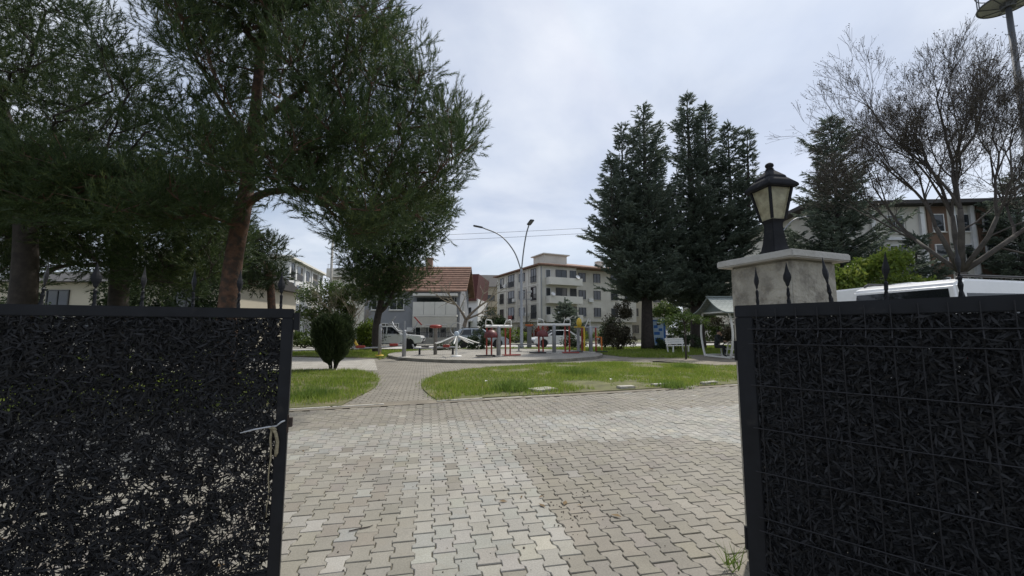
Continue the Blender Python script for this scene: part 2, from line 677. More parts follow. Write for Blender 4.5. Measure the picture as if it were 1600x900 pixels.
# ------------------------------------------------------------------ pavers (double-T blocks), each a bevelled block with its own tint
PA = rad(11.5)
ca, sa = math.cos(PA), math.sin(PA)
PSC = 0.93
CS, RP_ = 0.14 * PSC, 0.2 * PSC
hw, ww, g = 0.0795, 0.0555, 0.0
half = [(hw, 0.096), (hw, 0.055), (ww, 0.030), (ww, -0.030), (hw, -0.055), (hw, -0.096)]
outl = half + [(-x, y) for x, y in reversed(half)]
outl = np.array(outl) * PSC
n_o = len(outl)
cen = outl * 0.0
norm = np.zeros_like(outl)
for i in range(n_o):
    e1 = outl[i] - outl[i - 1]
    e2 = outl[(i + 1) % n_o] - outl[i]
    e1 /= np.linalg.norm(e1)
    e2 /= np.linalg.norm(e2)
    nn = np.array([e1[1], -e1[0]]) + np.array([e2[1], -e2[0]])
    nn /= np.linalg.norm(nn)
    if np.dot(nn, outl[i]) < 0:
        pass
    norm[i] = nn
if np.sum(norm * outl) < 0:
    norm = -norm
inner = outl - norm * 0.0045
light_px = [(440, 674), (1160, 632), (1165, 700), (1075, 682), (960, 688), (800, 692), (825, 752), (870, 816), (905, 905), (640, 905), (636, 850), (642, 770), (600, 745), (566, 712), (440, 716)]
tops, cols = [], []
pavV, pavF, pavC = [], [], []
for i in range(-82, 98):
    for j in range(4, 67):
        u = i * CS
        v = j * RP_ + (RP_ / 2 if i % 2 else 0.0)
        x = u * ca - v * sa
        y = u * sa + v * ca
        if y < 0.6 or abs(x) > 1.5 * y + 3 or x < -11 or x > 12:
            continue
        d = (Vector((x, y, 0)) - K0).dot(KV)
        if d > -0.11:
            continue
        jx, jy = RD.gauss(0, 0.0012), RD.gauss(0, 0.0012)
        rot = RD.gauss(0, 0.010)
        z0 = RD.gauss(0, 0.0013)
        tx, ty = RD.gauss(0, 0.008), RD.gauss(0, 0.008)
        sc = 1 - abs(RD.gauss(0, 0.008))
        c_, s_ = math.cos(PA + rot), math.sin(PA + rot)
        nv = len(pavV)
        for (arr, dz) in ((inner, 0.0), (outl, -0.005), (outl, -0.03)):
            for (a, b) in arr:
                a2, b2 = a * sc, b * sc
                pavV.append((x + jx + a2 * c_ - b2 * s_, y + jy + a2 * s_ + b2 * c_, z0 + dz + a2 * tx + b2 * ty))
        pavF.append(tuple(nv + k for k in range(n_o)))
        for lv in (0, 1):
            for k in range(n_o):
                k2 = (k + 1) % n_o
                pavF.append((nv + lv * n_o + k, nv + (lv + 1) * n_o + k, nv + (lv + 1) * n_o + k2, nv + lv * n_o + k2))
        pxx, pyy = topx((x, y, 0))
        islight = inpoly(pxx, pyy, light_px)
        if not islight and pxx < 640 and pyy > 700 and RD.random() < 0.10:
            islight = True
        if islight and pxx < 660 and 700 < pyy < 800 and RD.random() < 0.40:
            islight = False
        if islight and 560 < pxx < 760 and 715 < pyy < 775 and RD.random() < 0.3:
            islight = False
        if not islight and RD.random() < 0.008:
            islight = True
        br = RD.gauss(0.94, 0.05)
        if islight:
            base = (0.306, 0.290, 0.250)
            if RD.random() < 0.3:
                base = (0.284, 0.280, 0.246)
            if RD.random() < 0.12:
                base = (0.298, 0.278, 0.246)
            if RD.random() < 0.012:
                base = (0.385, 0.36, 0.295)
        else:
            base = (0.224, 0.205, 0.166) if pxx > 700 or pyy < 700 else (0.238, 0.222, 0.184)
            if RD.random() < 0.2:
                base = (0.234, 0.210, 0.174)
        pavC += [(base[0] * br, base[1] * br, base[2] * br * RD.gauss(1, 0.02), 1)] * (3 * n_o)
me = bpy.data.meshes.new('paving')
me.from_pydata(pavV, [], pavF)
ca_ = me.color_attributes.new('tint', 'FLOAT_COLOR', 'POINT')
ca_.data.foreach_set('color', np.array(pavC, np.float32).ravel())
m, t, b = base_mat('paver_concrete')
at = nd(t, 'ShaderNodeAttribute', attribute_name='tint')
c = t.nodes.new('ShaderNodeTexCoord')
n1 = nd(t, 'ShaderNodeTexNoise', Scale=0.9, Detail=8.0, Roughness=0.7)
n2 = nd(t, 'ShaderNodeTexNoise', Scale=90.0, Detail=4.0, Roughness=0.7)
t.links.new(c.outputs['Object'], n1.inputs['Vector'])
t.links.new(c.outputs['Object'], n2.inputs['Vector'])
r1 = nd(t, 'ShaderNodeMapRange')
r1.inputs['From Min'].default_value, r1.inputs['From Max'].default_value = 0.3, 0.7
r1.inputs['To Min'].default_value, r1.inputs['To Max'].default_value = 0.80, 1.18
t.links.new(n1.outputs['Fac'], r1.inputs['Value'])
r2 = nd(t, 'ShaderNodeMapRange')
r2.inputs['From Min'].default_value, r2.inputs['From Max'].default_value = 0.3, 0.7
r2.inputs['To Min'].default_value, r2.inputs['To Max'].default_value = 0.80, 1.18
t.links.new(n2.outputs['Fac'], r2.inputs['Value'])
mm = nd(t, 'ShaderNodeMath', operation='MULTIPLY')
t.links.new(r1.outputs[0], mm.inputs[0])
t.links.new(r2.outputs[0], mm.inputs[1])
mu = nd(t, 'ShaderNodeMix', data_type='RGBA', blend_type='MULTIPLY')
mu.inputs['Factor'].default_value = 1
t.links.new(at.outputs['Color'], mu.inputs['A'])
t.links.new(mm.outputs[0], mu.inputs['B'])
# sandy dirt swept over the stones in places
n3 = nd(t, 'ShaderNodeTexNoise', Scale=1.6, Detail=9.0, Roughness=0.72)
mpn = nd(t, 'ShaderNodeMapping')
mpn.inputs['Location'].default_value = (3.1, 7.7, 0)
t.links.new(c.outputs['Object'], mpn.inputs['Vector'])
t.links.new(mpn.outputs[0], n3.inputs['Vector'])
r3 = nd(t, 'ShaderNodeMapRange')
r3.inputs['From Min'].default_value, r3.inputs['From Max'].default_value = 0.52, 0.72
r3.inputs['To Max'].default_value = 0.6
t.links.new(n3.outputs['Fac'], r3.inputs['Value'])
# the sand patch on the right of the old repair
sp = G(900, 800)
vd = nd(t, 'ShaderNodeVectorMath', operation='DISTANCE')
t.links.new(c.outputs['Object'], vd.inputs[0])
vd.inputs[1].default_value = (sp.x, sp.y, 0)
r4 = nd(t, 'ShaderNodeMapRange')
r4.inputs['From Min'].default_value, r4.inputs['From Max'].default_value = 0.42, 0.02
r4.inputs['To Max'].default_value = 0.85
t.links.new(vd.outputs['Value'], r4.inputs['Value'])
m4 = nd(t, 'ShaderNodeMath', operation='MULTIPLY')
t.links.new(r4.outputs[0], m4.inputs[0])
r5 = nd(t, 'ShaderNodeMapRange')
r5.inputs['From Min'].default_value, r5.inputs['From Max'].default_value = 0.38, 0.6
n5 = nd(t, 'ShaderNodeTexNoise', Scale=9.0, Detail=6.0, Roughness=0.7)
t.links.new(c.outputs['Object'], n5.inputs['Vector'])
t.links.new(n5.outputs['Fac'], r5.inputs['Value'])
t.links.new(r5.outputs[0], m4.inputs[1])
mx = nd(t, 'ShaderNodeMath', operation='MAXIMUM')
t.links.new(m4.outputs[0], mx.inputs[0])
t.links.new(r3.outputs[0], mx.inputs[1])
ms = nd(t, 'ShaderNodeMix', data_type='RGBA')
t.links.new(mx.outputs[0], ms.inputs['Factor'])
t.links.new(mu.outputs['Result'], ms.inputs['A'])
ms.inputs['B'].default_value = (0.245, 0.215, 0.165, 1)
t.links.new(ms.outputs['Result'], b.inputs['Base Color'])
b.inputs['Roughness'].default_value = 0.82
bp = nd(t, 'ShaderNodeBump', Strength=0.35, Distance=0.004)
t.links.new(n2.outputs['Fac'], bp.inputs['Height'])
t.links.new(bp.outputs[0], b.inputs['Normal'])
me.materials.append(m)
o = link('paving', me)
o['kind'] = 'structure'

# last year's leaves blown over the stones and the lawn edges
lv = []
while len(lv) < 420:
    x, y = RD.uniform(-6, 9), RD.uniform(2.4, 17)
    d = (Vector((x, y, 0)) - K0).dot(KV)
    if d < -0.6 and RD.random() < 0.75:
        continue
    z_ = 0.008 if d < -0.15 else 0.055
    a_ = RD.uniform(0, 6.28)
    L_ = RD.uniform(0.018, 0.05)
    dx, dy = math.cos(a_) * L_, math.sin(a_) * L_
    lv.append([(x - dx, y - dy, z_), (x - dy * .4, y + dx * .4, z_ + RD.uniform(0, .012)), (x + dx, y + dy, z_ + RD.uniform(0, .01)), (x + dy * .4, y - dx * .4, z_ + RD.uniform(0, .012))])
o = np_mesh('fallen_leaves', np.array(lv).reshape(-1, 3), 4, leafmat('dry_leaf', (0.09, 0.055, 0.025), (0.21, 0.14, 0.06), 0.2))
tag(o, 'dry brown fallen leaves strewn over the paving and lawn edges', 'leaves', kind='stuff')
# crumbs, pebbles and leaf bits scattered on the stones
deb = MB()
for k in range(420):
    x, y = RD.uniform(-2.5, 3.0), RD.uniform(2.2, 8)
    if RD.random() < 0.15:
        q = G(RD.gauss(910, 45), RD.gauss(800, 25))
        x, y = q.x, q.y
    if (Vector((x, y, 0)) - K0).dot(KV) > -0.15:
        continue
    r_ = RD.uniform(0.003, 0.009)
    deb.ball((x, y, 0.004), (r_, r_ * RD.uniform(0.6, 1.4), r_ * 0.5), 5, 4)
o = deb.build('gravel', mat('crumbs', (0.075, 0.06, 0.045), 0.9, 0, 0.5, 30))
tag(o, 'dark crumbs and pebbles scattered over the paving stones', 'gravel', kind='stuff')


# ------------------------------------------------------------------ grass
M_grass = leafmat('grass_blades', (0.10, 0.165, 0.022), (0.255, 0.33, 0.055), 0.5, (0.36, 0.33, 0.12), nscale=0.9)
M_weed = leafmat('weed_blades', (0.065, 0.13, 0.022), (0.19, 0.265, 0.055), 0.45, nscale=2.0)


def blades(pts, h, w, lean=0.5):
    """pts (N,3) -> triangles"""
    N = len(pts)
    az = rng.uniform(0, 2 * np.pi, N)
    la = rng.uniform(0, 2 * np.pi, N)
    hh = h * rng.uniform(0.5, 1.25, N)
    ln = lean * hh * rng.uniform(0.1, 1.2, N)
    sx, sy = np.cos(az) * w / 2, np.sin(az) * w / 2
    V = np.zeros((N, 3, 3))
    V[:, 0] = pts - np.stack([sx, sy, np.zeros(N)], 1)
    V[:, 1] = pts + np.stack([sx, sy, np.zeros(N)], 1)
    V[:, 2] = pts + np.stack([np.cos(la) * ln, np.sin(la) * ln, hh], 1)
    return V.reshape(-1, 3)


def scatter(poly, n, cond=None):
    xs = [p[0] for p in poly]
    ys = [p[1] for p in poly]
    X = rng.uniform(max(min(xs), -28), min(max(xs), 30), n * 3)
    Y = rng.uniform(min(ys), min(max(ys), 46), n * 3)
    ok = inpoly_np(X, Y, poly) & (np.abs(X) < 1.32 * Y + 2)
    X, Y = X[ok][:n], Y[ok][:n]
    return X, Y


def vnoise(X, Y, s, seed):
    """cheap smooth value noise"""
    r2_ = np.random.default_rng(seed)
    T = r2_.random((64, 64))
    x, y = X * s, Y * s
    xi, yi = np.floor(x).astype(int), np.floor(y).astype(int)
    fx, fy = x - xi, y - yi
    fx, fy = fx * fx * (3 - 2 * fx), fy * fy * (3 - 2 * fy)
    a = T[xi % 64, yi % 64]
    b_ = T[(xi + 1) % 64, yi % 64]
    c_ = T[xi % 64, (yi + 1) % 64]
    d_ = T[(xi + 1) % 64, (yi + 1) % 64]
    return (a * (1 - fx) + b_ * fx) * (1 - fy) + (c_ * (1 - fx) + d_ * fx) * fy


allV = []
for poly, n, h, w in ((lawnL, 90000, 0.085, 0.014), (lawnR, 150000, 0.075, 0.014), (lawnB, 120000, 0.11, 0.028)):
    X, Y = scatter(poly, n)
    # thin out next to the kerb and in worn spots
    kd = (X - K0.x) * KV.x + (Y - K0.y) * KV.y
    q = vnoise(X, Y, 0.9, 3) * 0.6 + vnoise(X, Y, 3.1, 4) * 0.4
    wear = np.where(poly is lawnB, 0.18, np.clip(0.66 - 0.38 * kd, 0.26, 0.66))
    if poly is lawnL:
        wear = np.maximum(wear, np.clip(0.62 - 0.55 * (-3.2 - X), 0.2, 0.6))
    wear = np.where((vnoise(X, Y, 0.55, 31) > 0.74) & (poly is not lawnB), np.maximum(wear, 0.52), wear)
    keep = q > wear
    X, Y, q = X[keep], Y[keep], q[keep]
    X = X + rng.normal(0, 0.07, len(X))
    Y = Y + rng.normal(0, 0.07, len(Y))
    hh = h * (0.55 + 1.1 * vnoise(X, Y, 0.7, 9)) * (0.7 + 0.6 * q)
    pts = np.stack([X, Y, np.full(len(X), 0.022)], 1)
    allV.append(blades(pts, hh, w))
o = np_mesh('grass', np.concatenate(allV), 3, M_grass)
tag(o, 'fresh green grass growing over the park lawns', 'grass', kind='stuff')


def tuft(name, label, x, y, r, h, n, m, group=None, w=0.018):
    t_ = np.clip(rng.normal(0, r / 2, (n, 2)), -r, r)
    pts = np.stack([t_[:, 0], t_[:, 1], np.zeros(n)], 1)
    V = blades(pts, h, w, 0.8)
    o_ = np_mesh(name, V, 3, m, None, (x, y, 0.02))
    return tag(o_, label, 'weeds', group)


for px, py, r_, h_, lab in ((800, 611, 0.45, 0.34, 'dark green weed clump at the near edge of the right lawn'),
                            (905, 586, 0.6, 0.36, 'tall weed clump in the middle of the right lawn, nearer the terrace'),
                            (1070, 577, 0.4, 0.30, 'weed clump at the foot of the young umbrella-shaped tree'),
                            (1052, 606, 0.35, 0.2, 'low weed clump beside the loose kerb stones on the right'),
                            (490, 622, 0.4, 0.28, 'dark weed clump on the left lawn below the clipped cypress')):
    q = G(px, py)
    tuft('weed_clump', lab, q.x, q.y, r_, h_ * 0.8, 520, M_weed, 'weed clumps on the lawns')
q = G(1153, 897)
tuft('weed_clump', 'thin upright grass tuft at the foot of the stone gate pillar', q.x - 0.02, q.y + 0.03, 0.05, 0.16, 24, M_weed, None, 0.009)
# ================================================================== gates
M_leafp = leafmat('plastic_leaf', (0.006, 0.0065, 0.008), (0.020, 0.0205, 0.0225), 0.05, nscale=3.0, rough=0.6)
M_wire = mat('coated_wire', (0.020, 0.020, 0.023), 0.5, 0, 0.2, 8, spec=0.3)


def leaf_screen(x0, x1, z0, z1, n, th, dens, parent, lmin=0.04, lmax=0.10, w=0.010, flat=0.25):
    X = rng.uniform(x0, x1, n)
    Z = rng.uniform(z0, z1, n)
    keep = rng.random(n) < dens(X, Z)
    X, Z = X[keep], Z[keep]
    n = len(X)
    Y = rng.normal(0, th, n)
    a = rng.uniform(0, 2 * np.pi, n)
    tilt = rng.normal(0, flat, n)
    d = np.stack([np.cos(a), np.sin(tilt), np.sin(a)], 1)
    d /= np.linalg.norm(d, axis=1)[:, None]
    L = rng.uniform(lmin, lmax, n)[:, None]
    s_ = np.stack([-np.sin(a), rng.normal(0, 0.6, n), np.cos(a)], 1)
    s_ /= np.linalg.norm(s_, axis=1)[:, None]
    wv = w * rng.uniform(0.6, 1.4, n)[:, None]
    c0 = np.stack([X, Y, Z], 1)
    V = np.zeros((n, 4, 3))
    V[:, 0] = c0 - d * L * 0.5
    V[:, 1] = c0 - s_ * wv * 0.5
    V[:, 2] = c0 + d * L * 0.5
    V[:, 3] = c0 + s_ * wv * 0.5
    # clamp inside the frame
    V[:, :, 0] = np.clip(V[:, :, 0], x0 - 0.005, x1 + 0.005)
    V[:, :, 2] = np.clip(V[:, :, 2], z0 - 0.005, z1 + 0.005)
    return np_mesh('leaf_screen', V.reshape(-1, 3), 4, M_leafp, parent)


def finial(parent, x, z, s=1.0, lean=0.0, twist=0.0):
    """forged spear: twisted square shaft and a flattened leaf-shaped head"""
    f = MB()
    vs, fs = [], []
    prof = [(0.011, 0.0), (0.009, 0.012), (0.009, 0.02), (0.009, 0.05), (0.009, 0.08), (0.009, 0.10), (0.012, 0.112), (0.019, 0.126), (0.022, 0.140), (0.0195, 0.156), (0.0125, 0.172), (0.008, 0.190), (0.004, 0.207), (0.001, 0.222)]
    for i, (r_, z_) in enumerate(prof):
        tw = twist + z_ * (38 if z_ < 0.1 else 0)
        fl = 1.0 if z_ < 0.1 else 0.42
        for k in range(8):
            a = 2 * math.pi * k / 8
            rr = r_ * (1.0 if k % 2 == 0 else (0.8 if z_ >= 0.1 else 0.72))
            dx, dy = rr * math.cos(a), rr * math.sin(a) * fl
            c_, s_ = math.cos(tw), math.sin(tw)
            vs.append(((dx * c_ - dy * s_ + lean * z_) * s, (dx * s_ + dy * c_) * s, z_ * s))
    for i in range(len(prof) - 1):
        for k in range(8):
            k2 = (k + 1) % 8
            fs.append((i * 8 + k, i * 8 + k2, (i + 1) * 8 + k2, (i + 1) * 8 + k))
    f.add(vs, fs)
    return f.build('finial', M_black, parent, smooth=False, loc=(x, 0, z))


GH = 1.527
# ---- left leaf, closed, its free end in the middle of the picture
A = Vector((-1.275, 2.40, 0))
Bv = Vector((-2.43, 1.94, 0))
ang = math.atan2(Bv.y - A.y, Bv.x - A.x)
gl = thing('gate_leaf', 'black steel gate leaf on the left with see-through dark leaf screen and spear finials', 'gate', A, ang, 'leaves of the double gate')
LL = 1.95
m_ = MB().box((LL / 2, 0, GH - 0.0275), (LL, 0.05, 0.055))
m_.build('top_rail', M_black, gl, bevel=0.004)
for x in (0.03, LL - 0.03):
    MB().box((x, 0, (0.05 + GH - 0.056) / 2), (0.06, 0.055, GH - 0.056 - 0.05)).build('post', M_black, gl, bevel=0.004)
MB().box((LL / 2, 0, 0.08), (LL - 0.122, 0.05, 0.05)).build('bottom_rail', M_black, gl, bevel=0.004)


def densL(X, Z):
    nz = vnoise(X, Z, 26.0, 21) * 0.6 + vnoise(X, Z, 60.0, 22) * 0.4
    low = np.clip((1.24 - Z) / 0.5, 0, 1)
    return np.clip(1.0 - (nz > (0.66 - 0.10 * low)) * (0.32 + 0.34 * low), 0.10, 1) * (1 - 0.20 * low) * np.where(X < 0.30, 0.78, 1)


leaf_screen(0.062, LL - 0.062, 0.108, GH - 0.058, 72000, 0.016, densL, gl, 0.025, 0.068, 0.0088)
wp = MB()
for k in range(int((LL - 0.12) / 0.1)):
    wp.tube([(0.1 + k * 0.1, 0.028 - 0.062, 0.1), (0.1 + k * 0.1, -0.034, GH - 0.06)], 0.0022, 5)
wp.build('wire_panel', M_wire, gl)
# finials where the photo shows them
for px, s_, ln in ((63, 1.0, -0.06), (148, 1.0, 0.02), (222, 0.98, 0.0), (300, 0.98, 0.02), (372, 1.0, 0.0), (439, 0.98, 0.02)):
    # solve along the leaf for the pixel
    best = min(range(0, 200), key=lambda k: abs(topx(A + (Bv - A).normalized() * (k * 0.01) + Vector((0, 0, GH)))[0] - px))
    finial(gl, best * 0.01, GH - 0.002, s_, ln, RD.uniform(0, 3))
for k in (1.45, 1.68, 1.9):
    finial(gl, k, GH - 0.002, 1.0, RD.uniform(-0.05, 0.05), RD.uniform(0, 3))
lt = MB()
lt.box((-0.016, 0.0, 1.455), (0.03, 0.045, 0.10))
lt.build('latch_plate', M_black, gl, bevel=0.003)
lt = MB()
lt.box((-0.012, 0.012, 0.885), (0.024, 0.03, 0.05)).tube([(-0.002, 0.03, 0.93), (-0.002, 0.03, 0.83)], 0.006, 6)
lt.build('latch_bolt', mat('rusty_iron', (0.05, 0.035, 0.028), 0.7, 0.2, 0.4, 20), gl, bevel=0.002)
# strap and cable tie knotted round the post of the left leaf
st = thing('tie_strap', 'pale frayed strap and grey cable tie knotted round the left gate post', 'strap', A, ang)
sm = MB()
sz = 0.86
pts = [(0.075 + 0.004 * math.sin(k * 1.7), 0.034, sz - 0.052 * k + 0.0) for k in range(10)]
sm.tube(pts, [0.006, 0.007, 0.006, 0.005, 0.004, 0.0035, 0.003, 0.003, 0.0025, 0.002], 6)
sm.tube([(0.072, 0.036, sz), (0.055, 0.041, sz - 0.02), (0.043, 0.040, sz - 0.07), (0.046, 0.038, sz - 0.13), (0.05, 0.036, sz - 0.15)], [0.008, 0.010, 0.009, 0.011, 0.005], 6)
sm.tube([(0.09, 0.035, sz + 0.01), (0.07, 0.042, sz + 0.005), (0.052, 0.036, sz - 0.008)], [0.007, 0.011, 0.006], 6)
sm.build('cloth_strap', mat('frayed_cloth', (0.30, 0.26, 0.17), 0.9, 0, 0.35, 60, bump=0.5, bscale=200), st, smooth=True)
ct = MB()
ct.tube([(0.05, 0.036, sz + 0.014), (0.1, 0.045, sz + 0.012), (0.16, 0.05, sz + 0.006), (0.22, 0.052, sz - 0.006)], [0.004, 0.0045, 0.0045, 0.003], 6)
ct.tube([(0.012, 0.036, sz + 0.04), (0.03, 0.04, sz + 0.034), (0.055, 0.036, sz + 0.012)], [0.004, 0.005, 0.004], 6)
ct.build('cable_tie', mat('grey_nylon', (0.45, 0.46, 0.48), 0.4, 0, 0.1, 10), st, smooth=True)

# ---- right leaf, swung open towards the camera
Q0 = Vector((1.143, 2.09, 0))
Q1 = Vector((1.79, 1.43, 0))
angr = math.atan2(Q1.y - Q0.y, Q1.x - Q0.x)
gr = thing('gate_leaf', 'black steel gate leaf on the right swung open, wire mesh over dense dark leaf screen', 'gate', Q0, angr, 'leaves of the double gate')
MB().box((LL / 2, 0, GH - 0.03), (LL, 0.05, 0.06)).build('top_rail', M_black, gr, bevel=0.004)
MB().box((0.04, 0, (0.05 + GH - 0.061) / 2), (0.08, 0.05, GH - 0.061 - 0.05)).build('post', M_black, gr, bevel=0.004)
MB().box((LL - 0.03, 0, (0.05 + GH - 0.061) / 2), (0.06, 0.05, GH - 0.061 - 0.05)).build('post', M_black, gr, bevel=0.004)
MB().box((LL / 2, 0, 0.08), (LL - 0.142, 0.05, 0.05)).build('bottom_rail', M_black, gr, bevel=0.004)
leaf_screen(0.082, LL - 0.062, 0.108, GH - 0.063, 120000, 0.014, lambda X, Z: np.clip(1.1 - 0.35 * (vnoise(X, Z, 20, 5) > 0.82), 0, 1), gr, 0.025, 0.07, 0.009, 0.45)
wm = MB()
yw = -0.038
k = 0
x = 0.10
while x < LL - 0.07:
    wm.tube([(x, yw, 0.11), (x, yw, 0.48), (x, yw - 0.028, 0.505), (x, yw, 0.53), (x, yw, 1.34), (x, yw - 0.03, 1.372), (x, yw, 1.405), (x, yw, GH - 0.02)], 0.0025, 5)
    x += 0.08
for z in (0.3, 0.475, 0.535, 0.74, 0.94, 1.14, 1.337, 1.408):
    wm.tube([(0.06, yw - 0.005, z), (LL - 0.05, yw - 0.005, z)], 0.0026, 5)
wm.build('wire_panel', M_wire, gr)
for px, s_, ln in ((1184, 0.86, 0.0), (1233, 0.9, 0.0), (1299, 0.93, -0.10), (1386, 0.92, 0.05), (1503, 0.95, 0.0)):
    best = min(range(0, 195), key=lambda k: abs(topx(Q0 + (Q1 - Q0).normalized() * (k * 0.01) + Vector((0, 0, GH)))[0] - px))
    finial(gr, best * 0.01, GH - 0.002, s_, ln, RD.uniform(0, 3))
for k in (1.2, 1.42, 1.65, 1.88):
    finial(gr, k, GH - 0.002, 0.92, RD.uniform(-0.05, 0.05), RD.uniform(0, 3))
for z in (0.35, 1.25):
    MB().tube([(-0.012, 0.01, z), (-0.012, 0.01, z + 0.1)], 0.011, 8).build('hinge', M_black, gr)

# ---- rendered stone gate pillar with cap
corner = Vector((1.58, 2.30, 0))
uu, vv = Vector((-0.36, 0.93, 0)).normalized(), Vector((0.93, 0.36, 0)).normalized()
PW = 0.40
pcn = corner + (uu + vv) * (PW / 2)
parot = math.atan2(vv.y, vv.x)
M_render = mat('weathered_render', (0.40, 0.37, 0.305), 0.9, 0, 0.25, 5, bump=0.9, bscale=28, dirt=(0.22, 0.20, 0.165), dscale=9, dlim=(0.47, 0.62))
M_cap = mat('cap_stone', (0.47, 0.455, 0.42), 0.8, 0, 0.14, 5, bump=0.25, bscale=50, dirt=(0.30, 0.285, 0.25), dscale=5, dlim=(0.5, 0.75))
gp_ = thing('gate_pillar', 'pale weathered rendered gate pillar with a stone cap behind the right gate leaf', 'pillar', pcn, parot)
MB().box((0, 0, 0.905), (PW, PW, 1.81)).build('shaft', M_render, gp_, bevel=0.012, seg=3)
cp = MB()
cw = PW / 2 + 0.055
cp.add([(-cw, -cw, 1.811), (cw, -cw, 1.811), (cw, cw, 1.811), (-cw, cw, 1.811), (-cw, -cw, 1.855), (cw, -cw, 1.855), (cw, cw, 1.855), (-cw, cw, 1.855), (-.06, -.06, 1.882), (.06, -.06, 1.882), (.06, .06, 1.882), (-.06, .06, 1.882)],
       [(0, 3, 2, 1), (0, 1, 5, 4), (1, 2, 6, 5), (2, 3, 7, 6), (3, 0, 4, 7), (4, 5, 9, 8), (5, 6, 10, 9), (6, 7, 11, 10), (7, 4, 8, 11), (8, 9, 10, 11)])
cp.build('cap', M_cap, gp_, bevel=0.007)

# ---- lantern on the pillar
lx = P(1211, 392, 2.56)
ln_ = thing('pillar_lantern', 'black lantern with pale frosted panes standing on the stone gate pillar cap', 'lantern', (lx.x, lx.y, 1.880), parot + rad(-12))
q4 = math.pi / 4
pd = MB()
pd.lathe([(r_ * 0.8, z_) for r_, z_ in [(0.115, 0.0), (0.115, 0.012), (0.098, 0.03), (0.085, 0.07), (0.073, 0.13), (0.067, 0.18), (0.070, 0.205), (0.084, 0.212), (0.090, 0.222)]], 4, None, q4)
M_lant = mat('lantern_metal', (0.014, 0.015, 0.018), 0.8, 0.0, 0.3, 12, dirt=(0.05, 0.05, 0.05), dscale=14, dlim=(0.55, 0.8), spec=0.2)
pd.build('pedestal', M_lant, ln_, bevel=0.004)
m, t, b = base_mat('frosted_pane')
b.inputs['Base Color'].default_value = (0.62, 0.60, 0.47, 1)
b.inputs['Roughness'].default_value = 0.35
tr = t.nodes.new('ShaderNodeBsdfTranslucent')
tr.inputs[0].default_value = (0.80, 0.78, 0.60, 1)
c = t.nodes.new('ShaderNodeTexCoord')
dn = nd(t, 'ShaderNodeTexNoise', Scale=14.0, Detail=6.0, Roughness=0.65)
t.links.new(c.outputs['Object'], dn.inputs['Vector'])
dr = nd(t, 'ShaderNodeValToRGB')
dr.color_ramp.elements[0].position = 0.35
dr.color_ramp.elements[0].color = (0.50, 0.46, 0.33, 1)
dr.color_ramp.elements[1].position = 0.62
dr.color_ramp.elements[1].color = (0.80, 0.78, 0.62, 1)
t.links.new(dn.outputs['Fac'], dr.inputs[0])
t.links.new(dr.outputs[0], tr.inputs[0])
t.links.new(dr.outputs[0], b.inputs['Base Color'])
mxs = t.nodes.new('ShaderNodeMixShader')
mxs.inputs[0].default_value = 0.6
t.links.new(b.outputs[0], mxs.inputs[1])
t.links.new(tr.outputs[0], mxs.inputs[2])
t.links.new(mxs.outputs[0], t.nodes['Material Output'].inputs[0])
M_pane = m
LS = 0.74
r0, r1_ = 0.088 * LS, 0.150 * LS
z0_, z1_ = 0.224, 0.420
for k in range(4):
    a1, a2 = k * math.pi / 2 + q4, (k + 1) * math.pi / 2 + q4
    e = 0.965
    am = (a1 + a2) / 2

    def cr(r_, a, z, off):
        return Vector((r_ * math.cos(a) + off * math.cos(am), r_ * math.sin(a) + off * math.sin(am), z))
    vs = []
    for off in (-0.006, -0.011):
        vs += [cr(r0 * e, a1, z0_, off), cr(r0 * e, a2, z0_, off), cr(r1_ * e, a2, z1_, off), cr(r1_ * e, a1, z1_, off)]
    MB().add(vs, [(0, 1, 2, 3), (7, 6, 5, 4), (0, 4, 5, 1), (1, 5, 6, 2), (2, 6, 7, 3), (3, 7, 4, 0)]).build('pane', M_pane, ln_)
fr = MB()
for k in range(4):
    a1 = k * math.pi / 2 + q4
    fr.bar((r0 * math.cos(a1), r0 * math.sin(a1), z0_), (r1_ * math.cos(a1), r1_ * math.sin(a1), z1_), 0.013)
fr.build('glazing_bar', M_lant, ln_)
rf = MB()
rf.lathe([(r_ * LS, z_) for r_, z_ in [(0.150, 0.421), (0.200, 0.421), (0.206, 0.429), (0.204, 0.440), (0.130, 0.487), (0.120, 0.490), (0.120, 0.500), (0.112, 0.506), (0.055, 0.540), (0.040, 0.549), (0.036, 0.558)]], 4, None, q4)
rf.build('lantern_roof', M_lant, ln_, bevel=0.003)
fn = MB()
fn.lathe([(0.020, 0.556), (0.024, 0.562), (0.016, 0.568), (0.022, 0.574), (0.026, 0.584), (0.022, 0.595), (0.010, 0.603)], 12)
fn.build('knob', M_lant, ln_, smooth=True)
bl = MB()
bl.lathe([(0.012, 0.224), (0.014, 0.27), (0.03, 0.30), (0.033, 0.33), (0.024, 0.36), (0.008, 0.372)], 12)
bl.build('bulb', mat('milk_glass', (0.75, 0.73, 0.66), 0.3, 0, 0.03, 5), ln_, smooth=True)
# ================================================================== buildings
M_tile = None


def tilemat(name, c1, c2, mort, bw=0.3, rh=0.35):
    return brickmat(name, c1, c2, mort, bw, rh, 0.03, 0, 0.22, 0.85)


